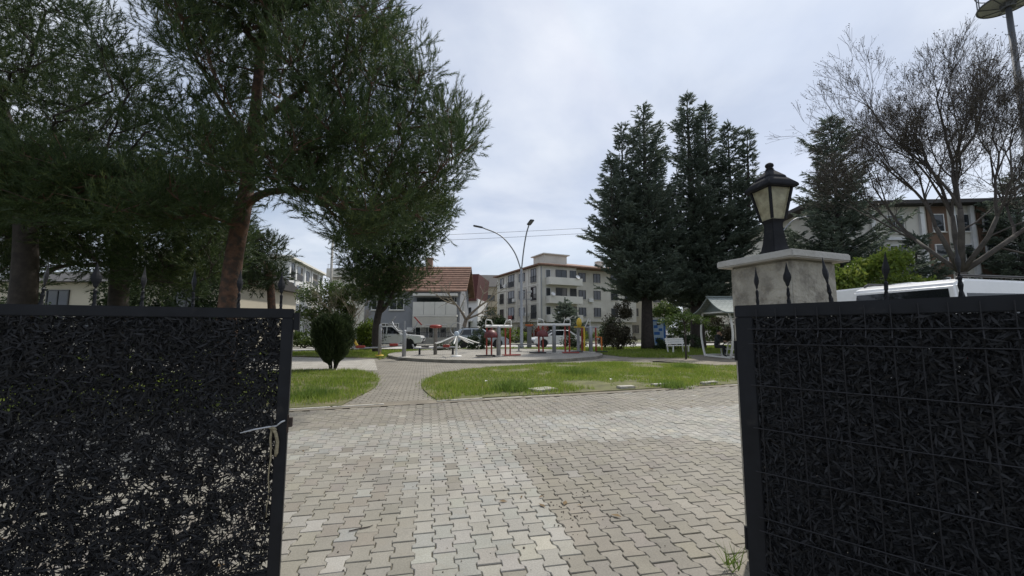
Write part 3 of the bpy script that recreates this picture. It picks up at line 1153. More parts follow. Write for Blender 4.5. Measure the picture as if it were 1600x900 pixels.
M_beige = mat('beige_render', (0.60, 0.575, 0.51), 0.9, 0, 0.08, 0.5, dirt=(0.47, 0.445, 0.39), dscale=0.35, dlim=(0.5, 0.75))
M_beige2 = mat('pale_trim', (0.68, 0.655, 0.59), 0.9, 0, 0.08, 0.6)
M_whiter = mat('white_render', (0.74, 0.74, 0.73), 0.9, 0, 0.07, 0.5, dirt=(0.5, 0.5, 0.49), dscale=0.4)
M_greyr = mat('grey_render', (0.25, 0.26, 0.28), 0.9, 0, 0.08, 0.5, dirt=(0.18, 0.185, 0.2), dscale=0.5)
M_cream = mat('cream_render', (0.52, 0.47, 0.37), 0.9, 0, 0.08, 0.5)
M_brownr = mat('brown_render', (0.15, 0.095, 0.065), 0.9, 0, 0.15, 0.8)
M_tan = mat('tan_render', (0.36, 0.29, 0.20), 0.9, 0, 0.1, 0.8)
M_rooft = mat('terracotta_tiles', (0.225, 0.128, 0.088), 0.85, 0, 0.3, 3, dirt=(0.16, 0.095, 0.065), dscale=0.8)
M_roofd = mat('dark_red_roof', (0.105, 0.035, 0.032), 0.8, 0, 0.2, 2)
M_roofg = mat('dark_grey_roof', (0.05, 0.047, 0.045), 0.8, 0, 0.2, 2)
M_frame = mat('white_frame', (0.68, 0.68, 0.66), 0.5, 0, 0.04, 2)
M_dframe = mat('dark_frame', (0.05, 0.05, 0.055), 0.5, 0, 0.1, 2)
M_shut = mat('beige_blind', (0.50, 0.48, 0.43), 0.7, 0, 0.08, 1)
M_awn = mat('white_panel', (0.60, 0.59, 0.55), 0.7, 0, 0.06, 1)
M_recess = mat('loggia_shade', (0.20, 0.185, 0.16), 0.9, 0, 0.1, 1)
M_door = mat('brown_door', (0.13, 0.05, 0.025), 0.6, 0, 0.2, 2)
M_curt = mat('curtain', (0.42, 0.41, 0.39), 0.9, 0, 0.15, 3)
WCACHE = {}


class Bld:
    """local frame: front along +x at y=0 facing -y; left side at x=0; right side at x=w"""

    def __init__(self, name, label, loc, rz, w, d, cat='building', group=None):
        self.o = thing(name, label, cat, loc, rz, group)
        self.w, self.d = w, d

    def part(self, name, mb, m, bevel=0.0, parent=None):
        return mb.build(name, m, parent or self.o, bevel=bevel)

    def fm(self, face, s, z):
        """matrix of a point on a face: x right, y out of the wall, z up"""
        if face == 'F':
            return TR(s, 0, z) @ RZ(math.pi)
        if face == 'L':
            return TR(0, s, z) @ RZ(math.pi / 2)
        if face == 'R':
            return TR(self.w, s, z) @ RZ(-math.pi / 2)
        return TR(s, self.d, z)

    def win(self, face, s, z, w, h, fm=None, panes=2, curtain=None, name='window', off=0.0, rail=False):
        fm = fm or M_frame
        key = (w, h, fm.name, panes)
        if key not in WCACHE:
            g_ = MB().box((0, 0.03, h / 2), (w - 0.1, 0.03, h - 0.1))
            f = MB()
            f.box((-w / 2 + 0.035, 0.045, h / 2), (0.07, 0.09, h)).box((w / 2 - 0.035, 0.045, h / 2), (0.07, 0.09, h))
            f.box((0, 0.045, h - 0.035), (w - 0.14, 0.09, 0.07)).box((0, 0.045, 0.035), (w - 0.14, 0.09, 0.07))
            for k in range(1, panes):
                f.box((-w / 2 + w * k / panes, 0.05, h / 2), (0.06, 0.07, h - 0.14))
            s_ = MB().box((0, 0.075, -0.03), (w + 0.16, 0.15, 0.056))
            a = g_.mesh('window')
            a.materials.append(M_glass)
            b_ = f.mesh('frame')
            b_.materials.append(fm)
            c_ = s_.mesh('sill')
            c_.materials.append(M_beige2)
            WCACHE[key] = (a, b_, c_)
        a, b_, c_ = WCACHE[key]
        M = self.fm(face, s, z) @ TR(0, off, 0)
        o_ = link(name, a, self.o)
        o_.matrix_local = M
        link('frame', b_, o_)
        link('sill', c_, o_)
        if curtain:
            ck = ('c', w, h)
            if ck not in WCACHE:
                q = MB().box((-w * 0.2, 0.049, h * 0.55), (w * 0.42, 0.006, h * 0.75)).mesh('curtain')
                q.materials.append(M_curt)
                WCACHE[ck] = q
            link('curtain', WCACHE[ck], o_)
        if rail:
            rk = ('r', w)
            if rk not in WCACHE:
                q = MB()
                q.box((0, 0.2, 0.95), (w + 0.2, 0.04, 0.05)).box((0, 0.2, 0.1), (w + 0.2, 0.04, 0.05))
                n = int(w / 0.14)
                for i in range(n + 1):
                    q.box((-w / 2 + i * w / n, 0.2, 0.52), (0.02, 0.02, 0.8))
                for sx in (-1, 1):
                    q.box((sx * (w / 2 + 0.08), 0.1, 0.95), (0.04, 0.2, 0.04))
                q = q.mesh('railing')
                q.materials.append(M_dframe)
                WCACHE[rk] = q
            link('railing', WCACHE[rk], o_)
        return o_

    def balcony(self, face, s, z, w, dep, m, h=0.95, top=M_frame, solid=True):
        M = self.fm(face, s, z)
        b_ = MB().box((0, dep / 2, -0.09), (w, dep, 0.18), M)
        o_ = self.part('balcony', b_, m)
        p = MB()
        if solid:
            p.box((0, dep - 0.06, h / 2), (w, 0.12, h), M)
            for sx in (-1, 1):
                p.box((sx * (w / 2 - 0.06), dep / 2 - 0.06, h / 2), (0.12, dep - 0.121, h), M)
            q = p.build('parapet', m, o_)
        else:
            p.box((0, dep - 0.03, h), (w, 0.05, 0.05), M)
            n = int(w / 0.16)
            for i in range(n + 1):
                p.box((-w / 2 + 0.03 + i * (w - 0.06) / n, dep - 0.03, h / 2), (0.025, 0.025, h - 0.05), M)
            q = p.build('railing', M_dframe, o_)
        return o_


# ---- beige four-storey apartment block on the far side of the road
c0 = Vector((4.36, 62, 0))
bb = Bld('apartment_building', 'beige four-storey apartment block with low tiled roof and balconies, behind the street lamp', (c0.x, c0.y, 0), math.atan2(0.43, 0.9), 20, 16.4)
H = 11.4
bb.part('wall', MB().prism([(0, 0), (6.6, 0), (6.6, 1.4), (20, 1.4), (20, 16.4), (0, 16.4)], 2.9, H, 'z').prism([(0.5, 0.9), (7.2, 0.9), (7.2, 2.0), (19.5, 2.0), (19.5, 16), (0.5, 16)], -0.05, 2.899, 'z'), M_beige)
tr_ = MB()
for z in (2.9, 5.75, 8.6):
    tr_.box((-0.03, 8.2, z), (0.06, 16.3, 0.16))
for y in (0.25, 4.2, 8.3, 12.6, 16.1):
    tr_.box((-0.045, y, 7.2), (0.09, 0.45, 8.3))
bb.part('trim', tr_, M_beige2)
rf_ = MB()
e = 0.7
pts = [(-e, -e, H), (20 + e, -e, H), (20 + e, 16.4 + e, H), (-e, 16.4 + e, H)]
rf_.add([(-e, -e, H + 0.01), (20 + e, -e, H + 0.01), (20 + e, 16.4 + e, H + 0.01), (-e, 16.4 + e, H + 0.01), (-e, -e, H + 0.22), (20 + e, -e, H + 0.22), (20 + e, 16.4 + e, H + 0.22), (-e, 16.4 + e, H + 0.22), (8.2, 8.2, H + 2.2), (12, 8.2, H + 2.2)],
        [(3, 2, 1, 0), (0, 1, 5, 4), (1, 2, 6, 5), (2, 3, 7, 6), (3, 0, 4, 7), (4, 5, 9, 8), (5, 6, 9), (6, 7, 8, 9), (7, 4, 8)])
roof = bb.part('roof', rf_, M_rooft)
tw = MB().box((3.6, 3.2, H + 1.15), (4.2, 3.6, 1.9)).box((3.6, 3.2, H + 2.16), (4.9, 4.3, 0.16))
tw.build('stair_tower', M_beige, roof)
MB().box((15, 5, H + 1.6), (1.2, 0.9, 1.4)).box((15, 5, H + 2.34), (1.4, 1.1, 0.1)).build('chimney', M_beige, roof)
for fl in range(3):
    z = 2.9 + 2.85 * fl
    bb.win('L', 2.2, z + 0.35, 1.7, 2.2, M_dframe, 2, curtain=fl == 1, rail=True)
    bb.win('L', 5.6, z + 0.9, 0.8, 1.4, M_dframe, 1)
    bb.win('L', 6.9, z + 0.9, 0.9, 1.4, M_dframe, 1)
    bb.win('L', 10.4, z + 0.35, 2.3, 2.2, M_dframe, 2, rail=fl != 0)
    bb.win('L', 14.4, z + 0.5, 1.6, 1.9, M_dframe, 2, curtain=fl == 2, rail=fl == 1)
    bb.balcony('F', 3.9, z, 6.0, 1.2, M_beige2)
    bb.win('F', 1.3, z + 0.9, 0.9, 1.35, M_frame, 1)
    bb.win('F', 3.7, z + 0.05, 2.0, 2.25, M_dframe, 2, curtain=fl == 0)
    bb.win('F', 5.9, z + 0.05, 1.2, 2.25, M_dframe, 2)
    for s_ in (8.6, 11.6, 15.2, 18.2):
        o_ = bb.win('F', s_, z + 0.8, 1.4, 1.5, M_dframe, 2, off=-1.4)
for s_ in (2.0, 3.4, 4.9, 6.3):
    bb.win('F', s_, 0.5, 0.9, 2.0, M_dframe, 1, off=-0.9)
for s_ in (4, 8, 12):
    bb.win('L', s_, 0.9, 1.4, 1.4, M_dframe, 2, off=-0.5)
bb.win('F', 9.5, 0.3, 1.6, 2.1, M_dframe, 2, off=-2.0)
for face, s_, z in (('L', 9.0, 6.6), ('L', 12.6, 9.4), ('F', 10.2, 6.4), ('L', 4.2, 4.0)):
    ac = MB().box((0, 0.2 if face == 'L' else -1.2, 0), (0.85, 0.34, 0.6), bb.fm(face, s_, z))
    bb.part('air_conditioner', ac, M_frame, bevel=0.03)
for s_, z in ((1.4, 6.9), (5.9, 9.7), (2.2, 4.1)):
    dm = MB().lathe([(0.02, -0.02), (0.2, 0.02), (0.36, 0.1), (0.35, 0.12), (0.2, 0.045), (0.02, 0.01)], 14, bb.fm('F', s_, z) @ TR(0, 1.3, 0) @ Matrix.Rotation(rad(-55), 4, 'X'))
    bb.part('satellite_dish', dm, M_frame)
bb.part('downpipe', MB().box((0.12, -0.07, 5.7), (0.12, 0.12, 11.2)), M_grey)
lau = MB()
for k in range(5):
    lau.box((-0.26, 9.7 + k * 0.35, 3.75 - 0.05 * (k % 3)), (0.02, 0.3, 0.6 + 0.1 * (k % 2)))
lau.build('laundry', mat('laundry_cloth', (0.30, 0.10, 0.09), 0.9, 0, 0.6, 3), bb.o)

# ---- grey house with a terracotta roof
gh = Bld('house', 'grey two-storey house with terracotta tiled roof and a white panelled balcony', (-16.4, 45.5, 0), 0, 10.6, 9)
gh.part('wall', MB().box((5.3, 4.5, 2.98), (10.6, 9, 6.0)).prism([(0.01, 5.98), (8.99, 5.98), (4.5, 9.0)], 10.45, 10.6, 'x').prism([(0.01, 5.98), (8.99, 5.98), (4.5, 9.0)], 0, 0.15, 'x'), M_greyr)
gr_ = MB()
for sgn, y0 in ((1, -0.55), (-1, 9.55)):
    ya, yb = (y0, 4.5)
    vs = [(-0.5, ya, 5.72), (11.4, ya, 5.72), (11.4, yb, 9.12), (-0.5, yb, 9.12), (-0.5, ya, 5.86), (11.4, ya, 5.86), (11.4, yb, 9.27), (-0.5, yb, 9.27)]
    gr_.add(vs, [(0, 3, 2, 1), (4, 5, 6, 7), (0, 1, 5, 4), (1, 2, 6, 5), (2, 3, 7, 6), (3, 0, 4, 7)])
for k in range(1, 11):
    y_ = -0.55 + k * 0.46
    z_ = 5.86 + (y_ + 0.55) / 5.05 * 3.41
    gr_.box((5.45, y_, z_ + 0.03), (11.9, 0.07, 0.07))
roof = gh.part('roof', gr_, M_rooft)
for x in (2.1, 6.3):
    MB().box((x, 4.1, 9.6), (0.75, 0.6, 1.2)).box((x, 4.1, 10.25), (0.9, 0.75, 0.1)).build('chimney', mat('chimney_brick', (0.24, 0.15, 0.11), 0.9, 0, 0.25, 3), roof)
rr = MB()
for x in (3.6, 4.2, 4.8, 5.4):
    rr.box((x, 4.5, 9.5), (0.04, 0.04, 0.5))
rr.box((4.5, 4.5, 9.74), (1.9, 0.04, 0.04))
rr.build('roof_rail', M_grey, roof)
bal = gh.part('balcony', MB().box((8.0, -0.5, 3.05), (4.8, 1.0, 0.2)), M_awn)
for k in range(4):
    MB().box((6.2 + k * 1.2, -0.97, 3.85), (1.16, 0.05, 1.38)).build('parapet_panel', M_awn, bal)
MB().box((8.0, -0.55, 5.35), (4.8, 1.1, 0.28)).build('awning_box', M_awn, bal)
MB().box((8.0, -0.02, 4.8), (4.4, 0.03, 0.55)).build('glazing', M_glass, bal)
MB().box((8.0, -0.94, 2.35), (4.8, 0.06, 1.15)).build('lower_blind', M_shut, bal)
gh.win('F', 3.6, 3.7, 1.6, 1.35, M_frame, 2)
gh.win('F', 1.4, 3.7, 1.2, 1.35, M_frame, 2)
for s_, w_ in ((2.8, 2.2), (6.3, 1.2), (7.7, 1.1), (9.2, 1.6)):
    gh.win('F', s_, 0.5, w_, 1.75, M_frame, 3 if w_ > 2 else 2, curtain=True)
gh.win('R', 3.0, 3.6, 1.1, 1.3, M_frame, 2)
MB().box((5.2, -0.2, 1.5), (0.7, 0.4, 0.55)).build('air_conditioner', M_frame, gh.o, bevel=0.03)
MB().box((10.0, -0.06, 2.9), (0.1, 0.1, 5.6)).build('downpipe', M_grey, gh.o)
# low garden wall in front of the house
wl = thing('garden_wall', 'low pale garden wall with railing before the grey house', 'wall', (-16.6, 44.2, 0))
MB().box((5.6, 0, 0.35), (11.6, 0.18, 0.7)).build('wall_base', M_conc, wl)
q = MB()
for k in range(60):
    q.box((0.1 + k * 0.19, 0, 0.98), (0.025, 0.025, 0.56))
q.box((5.6, 0, 1.24), (11.5, 0.04, 0.04))
q.build('railing', M_dframe, wl)

# ---- white apartment block at the left
wa = Bld('apartment_building', 'white four-storey apartment block with dark windows and loggias, left behind the pines', (-32.8, 59.5, 0), math.atan2(-3.6, -19.5) + math.pi, 18, 20)
# local: we look along its right-hand face -> use own axes: front runs away from us
wa.o.rotation_euler = (0, 0, math.atan2(19.5, -3.6))
HW = 11.9
wa.part('wall', MB().box((9, 10, HW / 2), (18, 20, HW)), M_whiter)
wa.part('cornice', MB().box((9, 9.9, HW + 0.16), (19.2, 21.4, 0.3)).box((9, 10, HW + 0.45), (18.6, 20.6, 0.28)), M_beige2)
for fl in range(4):
    z = 0.4 + 2.9 * fl
    wa.win('F', 1.6, z + 0.25, 1.5, 2.2, M_dframe, 2, rail=True)
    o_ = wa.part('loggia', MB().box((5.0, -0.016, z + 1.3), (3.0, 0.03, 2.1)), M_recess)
    MB().box((5.0, -0.06, z + 0.7), (3.0, 0.06, 0.9)).build('railing', M_dframe, o_)
    MB().box((4.6, -0.05, z + 1.75), (1.5, 0.03, 1.1)).build('window', M_glass, o_)
    wa.win('F', 9.2, z + 0.5, 1.6, 1.7, M_dframe, 2)
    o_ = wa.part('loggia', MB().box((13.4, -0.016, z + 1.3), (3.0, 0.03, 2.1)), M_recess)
    MB().box((13.4, -0.06, z + 0.7), (3.0, 0.06, 0.9)).build('railing', M_dframe, o_)
    wa.win('F', 16.6, z + 0.5, 1.4, 1.7, M_dframe, 2)
    for s_ in (2.5, 6.5, 10.5, 14.5):
        wa.win('L', s_, z + 0.5, 1.6, 1.6, M_dframe, 2, rail=s_ in (6.5, 14.5))
pi_ = MB()
for x in (0.3, 3.0, 7.2, 11.3, 15.4, 17.7):
    pi_.box((x, -0.09, HW / 2), (0.5, 0.18, HW - 0.02))
wa.part('pilaster', pi_, M_whiter)

# ---- cream house glimpsed beneath the pines, left
ch = Bld('house', 'cream house with a brown door glimpsed between pine trunks above the left gate', (-34, 27, 0), 0, 15.5, 8)
ch.part('wall', MB().box((7.75, 4, 2.3), (15.5, 8, 4.6)), M_cream)
ch.part('roof', MB().prism([(-0.6, 4.61), (8.6, 4.61), (4, 5.9)], -0.5, 16, 'x'), M_roofg)
ch.win('F', 4.0, 2.6, 1.5, 1.5, M_dframe, 2)
ch.win('F', 12.5, 2.6, 1.5, 1.5, M_dframe, 2)
ch.win('F', 6.3, 0.9, 1.3, 1.5, M_frame, 2)
ch.part('door', MB().box((8.2, -0.04, 2.6), (2.0, 0.08, 2.1)), M_door)
ch.win('F', 10.6, 0.9, 1.3, 1.5, M_frame, 2)
# cream house behind the main trunk
c2 = Bld('house', 'cream two-storey house with a tan balcony, partly hidden right of the big pine trunk', (-36.4, 43, 0), rad(4), 9.5, 3.4)
c2.part('wall', MB().box((4.75, 1.7, 3.3), (9.5, 3.4, 6.6)), M_cream)
c2.part('roof', MB().prism([(-0.5, 6.61), (3.9, 6.61), (1.7, 7.6)], -0.4, 9.9, 'x'), M_roofg)
c2.win('F', 6.6, 4.0, 1.4, 1.6, M_dframe, 2)
c2.balcony('F', 7.2, 3.4, 3.6, 1.1, M_tan)
c2.win('F', 2.5, 4.0, 1.4, 1.6, M_dframe, 2)
c2.win('F', 7.4, 0.9, 1.6, 1.5, M_dframe, 2)
# pale building whose flat top shows above the bush
pt = Bld('building', 'pale flat-topped building with roof terrace peeking out above the round green tree', (-31, 70, 0), 0, 8, 8)
pt.part('wall', MB().box((4, 4, 5.2), (8, 8, 10.4)), M_beige2)
pt.part('parapet', MB().box((4, 3.9, 11.3), (9.4, 9.2, 1.5)), M_beige)
rl = MB()
for k in range(16):
    rl.box((-0.5 + k * 0.6, -0.6, 12.4), (0.04, 0.04, 0.7))
rl.box((4, -0.6, 12.75), (9.2, 0.05, 0.05))
rl.build('railing', M_dframe, pt.o)
# dark red gable and tan house between the grey house and the beige block
dr = Bld('house', 'white house with steep dark red roof right behind the grey house', (-10.3, 62, 0), rad(-6), 5.2, 9)
dr.part('wall', MB().box((2.6, 4.5, 3.1), (5.2, 9, 6.2)), M_whiter)
dr.part('roof', MB().prism([(-0.5, 5.9), (5.0, 5.9), (5.4, 9.9), (2.2, 9.9)], -0.5, 9.4, 'y'), M_roofd)
dr.win('F', 1.2, 3.6, 1.2, 1.3, M_dframe, 2)
dr.win('F', 3.6, 3.6, 1.2, 1.3, M_dframe, 2)
dr.win('F', 1.2, 0.8, 1.2, 1.3, M_dframe, 2)
dr.win('F', 3.6, 0.6, 1.0, 2.1, M_dframe, 1)
MB().box((2.8, -0.7, 2.9), (3.4, 1.4, 0.2)).build('canopy', M_whiter, dr.o)
tn = Bld('house', 'tan and cream house with balconies and dark roof left of the beige apartment block', (-8.3, 80, 0), rad(4), 7.4, 9)
tn.part('wall', MB().box((3.7, 4.5, 5.0), (7.4, 9, 10.0)), M_cream)
tn.part('side_panel', MB().box((1.2, -0.06, 5.0), (2.2, 0.12, 9.9)), M_tan)
tn.part('roof', MB().prism([(-0.6, 10.01), (9.6, 10.01), (4.5, 13.0)], -0.4, 7.8, 'x'), M_roofg)
for z in (3.2, 6.2):
    tn.balcony('F', 4.9, z, 4.4, 1.2, M_cream)
    tn.win('F', 4.2, z + 0.1, 1.4, 2.1, M_dframe, 2)
    tn.win('F', 6.2, z + 0.1, 1.0, 2.1, M_dframe, 1)

# ---- brown and beige building behind the bare tree
rb = Bld('apartment_building', 'beige building with brown bands, white pilasters and dark eaves behind the bare tree', (25.2, 33.5, 0), rad(-4), 22, 12)
HR = 11.6
rb.part('wall', MB().box((11, 6, HR / 2), (22, 12, HR)), M_beige)
rb.part('roof', MB().add([(-1, -1, HR), (23, -1, HR), (23, 13, HR), (-1, 13, HR), (-1, -1, HR + 0.3), (23, -1, HR + 0.3), (23, 13, HR + 0.3), (-1, 13, HR + 0.3), (5, 6, HR + 2.4), (17, 6, HR + 2.4)],
        [(3, 2, 1, 0), (0, 1, 5, 4), (1, 2, 6, 5), (2, 3, 7, 6), (3, 0, 4, 7), (4, 5, 9, 8), (5, 6, 9), (6, 7, 8, 9), (7, 4, 8)]), M_roofg)
band = MB()
for x in (9.6, 13.4, 17.2):
    band.box((x, -0.06, 7.6), (1.5, 0.12, 7.9))
rb.part('brown_band', band, M_brownr)
pil = MB()
for x in (4.6, 8.4, 10.8, 12.2, 14.6, 16.0, 18.4):
    pil.box((x, -0.11, 7.4), (0.3, 0.22, 8.3))
for z in (8.9, 6.3):
    pil.box((6.5, -0.1, z), (3.6, 0.2, 0.22))
rb.part('pilaster', pil, M_whiter)
for z in (4.2, 6.9, 9.4):
    for x in (2.6, 6.4, 11.5, 15.3, 19.6):
        rb.win('F', x, z, 1.3, 1.5, M_frame, 2, rail=(x == 6.4))
    for x in (9.6, 13.4, 17.2):
        rb.win('F', x, z, 0.9, 1.5, M_frame, 1, off=0.12)
rb.part('canopy', MB().box((11, -0.9, 3.5), (22, 1.8, 0.22)), M_roofg)
rb.part('shopfront', MB().box((11, -0.05, 1.7), (20, 0.1, 2.9)), M_glass)

# a few plainer houses filling the gaps far behind
for i, (x, y, w_, d_, h_, m_, lab) in enumerate(((12, 74, 16, 10, 8.5, M_cream, 'cream house far behind the two tall conifers'),
                                                  (30, 62, 14, 10, 9.0, M_beige, 'beige house far behind the gazebo'),
                                                  (-70, 72, 14, 10, 9.0, M_whiter, 'white house far behind the pines at the left edge'))):
    hb = Bld('house', lab, (x, y, 0), rad(3 * i - 3), w_, d_)
    hb.part('wall', MB().box((w_ / 2, d_ / 2, h_ / 2), (w_, d_, h_)), m_)
    hb.part('roof', MB().prism([(-0.6, h_ + 0.01), (d_ + 0.6, h_ + 0.01), (d_ / 2, h_ + 2.4)], -0.5, w_ + 0.5, 'x'), M_roofg)
    for z in (1, 4, 6.5):
        for k in range(4):
            if z + 1.5 < h_:
                hb.win('F', w_ * (k + 0.5) / 4, z, 1.3, 1.4, M_dframe, 2)
# white little roof structure seen behind the lantern
rs = Bld('building', 'small white flat-roofed block glimpsed right of the lantern stem', (31.5, 46, 0), 0, 2.6, 3)
rs.part('wall', MB().box((1.3, 1.5, 6.0), (2.6, 3, 12.0)), M_whiter)
rs.part('parapet', MB().box((1.3, 1.5, 12.2), (3.0, 3.4, 0.4)), M_whiter)
rs.win('F', 1.3, 9.5, 1.0, 1.2, M_dframe, 1)
# ================================================================== trees and shrubs
M_pine = leafmat('pine_needles', (0.024, 0.046, 0.018), (0.066, 0.100, 0.034), 0.34, (0.14, 0.165, 0.05), nscale=0.45)
M_pine2 = leafmat('pine_needles_far', (0.018, 0.034, 0.015), (0.05, 0.075, 0.03), 0.25, (0.08, 0.095, 0.035), nscale=0.4)
M_fir = leafmat('fir_needles', (0.066, 0.090, 0.070), (0.150, 0.185, 0.138), 0.36, (0.18, 0.21, 0.155), nscale=0.5)  # needle tones lifted: the pale veil of haze is put into the colour
M_cyp = leafmat('cypress_sprays', (0.018, 0.03, 0.013), (0.055, 0.08, 0.03), 0.2, (0.09, 0.12, 0.045), nscale=1.2)
M_laur = leafmat('broad_leaves', (0.03, 0.055, 0.015), (0.085, 0.13, 0.03), 0.35, (0.13, 0.17, 0.045), nscale=0.7)
M_lime = leafmat('lime_leaves', (0.06, 0.10, 0.015), (0.16, 0.22, 0.035), 0.4, (0.26, 0.29, 0.06), nscale=0.8)
M_dgreen = leafmat('dark_leaves', (0.018, 0.035, 0.015), (0.05, 0.075, 0.03), 0.25, nscale=0.8)
M_brown = leafmat('dry_twig_leaf', (0.035, 0.03, 0.02), (0.085, 0.075, 0.045), 0.2, nscale=0.8)
M_twig = mat('twigs', (0.070, 0.060, 0.052), 0.9, 0, 0.3, 2)
M_ptwig = mat('pale_twigs', (0.20, 0.17, 0.12), 0.9, 0, 0.25, 2)
M_redleaf = leafmat('red_leaves', (0.10, 0.02, 0.02), (0.20, 0.045, 0.035), 0.3)


def unit(V):
    return V / np.maximum(np.linalg.norm(V, axis=1), 1e-6)[:, None]


def brush(Pn, A, L, K, nl, nw, beta=0.75, tmin=0.0):
    """needle triangles round twig axes: Pn (N,3) roots, A unit axes, L lengths"""
    N = len(Pn)
    A = unit(A)
    ref = np.where(np.abs(A[:, 2:3]) < 0.9, np.array([[0, 0, 1.0]]), np.array([[1.0, 0, 0]]))
    U = unit(np.cross(A, ref))
    Vv = np.cross(A, U)
    t_ = tmin + (1 - tmin) * (np.arange(K)[None, :] + rng.random((N, K))) / K
    ph = rng.uniform(0, 2 * np.pi, (N, K))
    b_ = beta * rng.uniform(0.55, 1.25, (N, K)) * (1 - 0.35 * t_)
    cb, sb = np.cos(b_)[..., None], np.sin(b_)[..., None]
    rd = U[:, None] * np.cos(ph)[..., None] + Vv[:, None] * np.sin(ph)[..., None]
    D = A[:, None] * cb + rd * sb
    base = Pn[:, None] + A[:, None] * (np.asarray(L)[:, None] * t_)[..., None]
    tip = base + D * (nl * rng.uniform(0.7, 1.2, (N, K)))[..., None]
    S = np.cross(D, rng.normal(0, 1, (N, K, 3)))
    S = S / np.maximum(np.linalg.norm(S, axis=2), 1e-6)[..., None] * (nw / 2)
    V = np.stack([base - S, base + S, tip], 2)
    return V.reshape(-1, 3)


def leaves(Pn, size, up=0.3):
    """diamond leaves, random attitude"""
    N = len(Pn)
    d = unit(rng.normal(0, 1, (N, 3)) + np.array([0, 0, up]))
    s_ = unit(np.cross(d, rng.normal(0, 1, (N, 3))))
    L = (size * rng.uniform(0.6, 1.3, N))[:, None]
    V = np.stack([Pn, Pn + d * L * 0.5 + s_ * L * 0.27, Pn + d * L, Pn + d * L * 0.5 - s_ * L * 0.27], 1)
    return V.reshape(-1, 3)


def clump_twigs(C, Rr, n, up=0.45, shell=0.55, outw=0.8):
    """n twigs per clump: roots and axes"""
    C = np.asarray(C)
    Rr = np.asarray(Rr)
    m_ = len(C)
    d = unit(rng.normal(0, 1, (m_ * n, 3)))
    r_ = shell + (1 - shell) * rng.random(m_ * n) ** 0.6
    off = d * r_[:, None] * np.repeat(Rr, n, 0)
    Pn = np.repeat(C, n, 0) + off
    A = unit(d * outw + np.array([0, 0, up]) + rng.normal(0, 0.35, (m_ * n, 3)))
    return Pn, A


def curve(a, b, sag=0.0, n=5, wob=0.0):
    a, b = Vector(a), Vector(b)
    out = []
    for i in range(n + 1):
        t_ = i / n
        p = a.lerp(b, t_)
        p.z += sag * 4 * t_ * (1 - t_)
        if 0 < i < n and wob:
            p += Vector((RD.gauss(0, wob), RD.gauss(0, wob), RD.gauss(0, wob)))
        out.append(p)
    return out


def axis_at(axis, z):
    for a, b in zip(axis[:-1], axis[1:]):
        if a[2] <= z <= b[2]:
            t_ = (z - a[2]) / max(b[2] - a[2], 1e-6)
            return Vector(a).lerp(Vector(b), t_)
    return Vector(axis[-1]) if z > axis[-1][2] else Vector(axis[0])


def pine(label, axis, radii, clumps, rr, ntw, K, nl, nw, L, m=None, bark=None, limb=0.035, extra_limbs=(), zmin=1.2, group='pine trees along the park edge', n_ring=10, up=0.45):
    """axis: world polyline of the trunk; clumps: world centres of needle pads"""
    base = Vector(axis[0])
    o_ = thing('pine_tree', label, 'tree', base, 0, group)
    ax = [Vector(p) - base for p in axis]
    MB().tube(curve_through(ax), smooth_r(radii, len(curve_through(ax))), n_ring).build('trunk', bark or M_bark, o_, smooth=True)
    lb = MB()
    for pts, ra, rb in extra_limbs:
        pp = curve_through([Vector(p) - base for p in pts])
        lb.tube(pp, list(np.linspace(ra, rb, len(pp))), 7)
    # branch tree: every needle pad hangs on the nearest limb, trunk or nearer pad
    nodes, par, pathl = [], [], []
    zz = zmin
    while zz < ax[-1].z:
        nodes.append(axis_at(ax, zz))
        par.append(-1)
        pathl.append(0.0)
        zz += 0.3
    for pts, ra, rb in extra_limbs:
        for p in curve_through([Vector(p) - base for p in pts])[1:]:
            nodes.append(p)
            par.append(-1)
            pathl.append(0.2 * (p - axis_at(ax, p.z)).length)
    nfix = len(nodes)
    loc_c = [Vector(c) - base for c in clumps]
    loc_c.sort(key=lambda c: math.hypot(c.x - axis_at(ax, c.z).x, c.y - axis_at(ax, c.z).y))
    for c in loc_c:
        bi, bc = 0, 1e9
        for i, p in enumerate(nodes):
            d_ = (c - p).length
            co = d_ + 0.45 * pathl[i] + 0.5 * max(0, p.z - c.z) + (0.35 * d_ if i < nfix else 0)
            if co < bc:
                bc, bi = co, i
        nodes.append(c)
        par.append(bi)
        pathl.append(pathl[bi] + (c - nodes[bi]).length)
    wgt = [1.0] * len(nodes)
    for i in range(len(nodes) - 1, nfix - 1, -1):
        if par[i] >= nfix:
            wgt[par[i]] += wgt[i]
    for i in range(nfix, len(nodes)):
        a, c = nodes[par[i]], nodes[i]
        dist = (c - a).length
        r1 = limb * 0.42 * math.sqrt(wgt[i])
        pp = curve(a, c, -0.04 * dist, 4, 0.04 * min(1, dist / 2))
        lb.tube(pp, list(np.linspace(r1 * 1.15, r1 * 0.8, len(pp))), 5, cap=False)
        for k in range(6):
            e = c + Vector((RD.gauss(0, rr[0] * 0.6), RD.gauss(0, rr[0] * 0.6), abs(RD.gauss(0, rr[1] * 0.7))))
            q = pp[2].lerp(pp[4], RD.random())
            lb.tube(curve(q, e, 0.03, 2), [0.011, 0.008, 0.004], 3, cap=False)
    lb.build('limb', bark or M_bark, o_)
    C = np.array([list(Vector(c) - base) for c in clumps])
    s_ = rng.uniform(0.75, 1.25, (len(C), 1))
    Rr = np.array([[rr[0], rr[0], rr[1]]]) * s_
    Pn, A = clump_twigs(C, Rr, ntw, up=up, shell=0.35)
    V = brush(Pn, A, L * rng.uniform(0.6, 1.2, len(Pn)), K, nl, nw)
    np_mesh('crown', V, 3, m or M_pine, o_)
    return o_


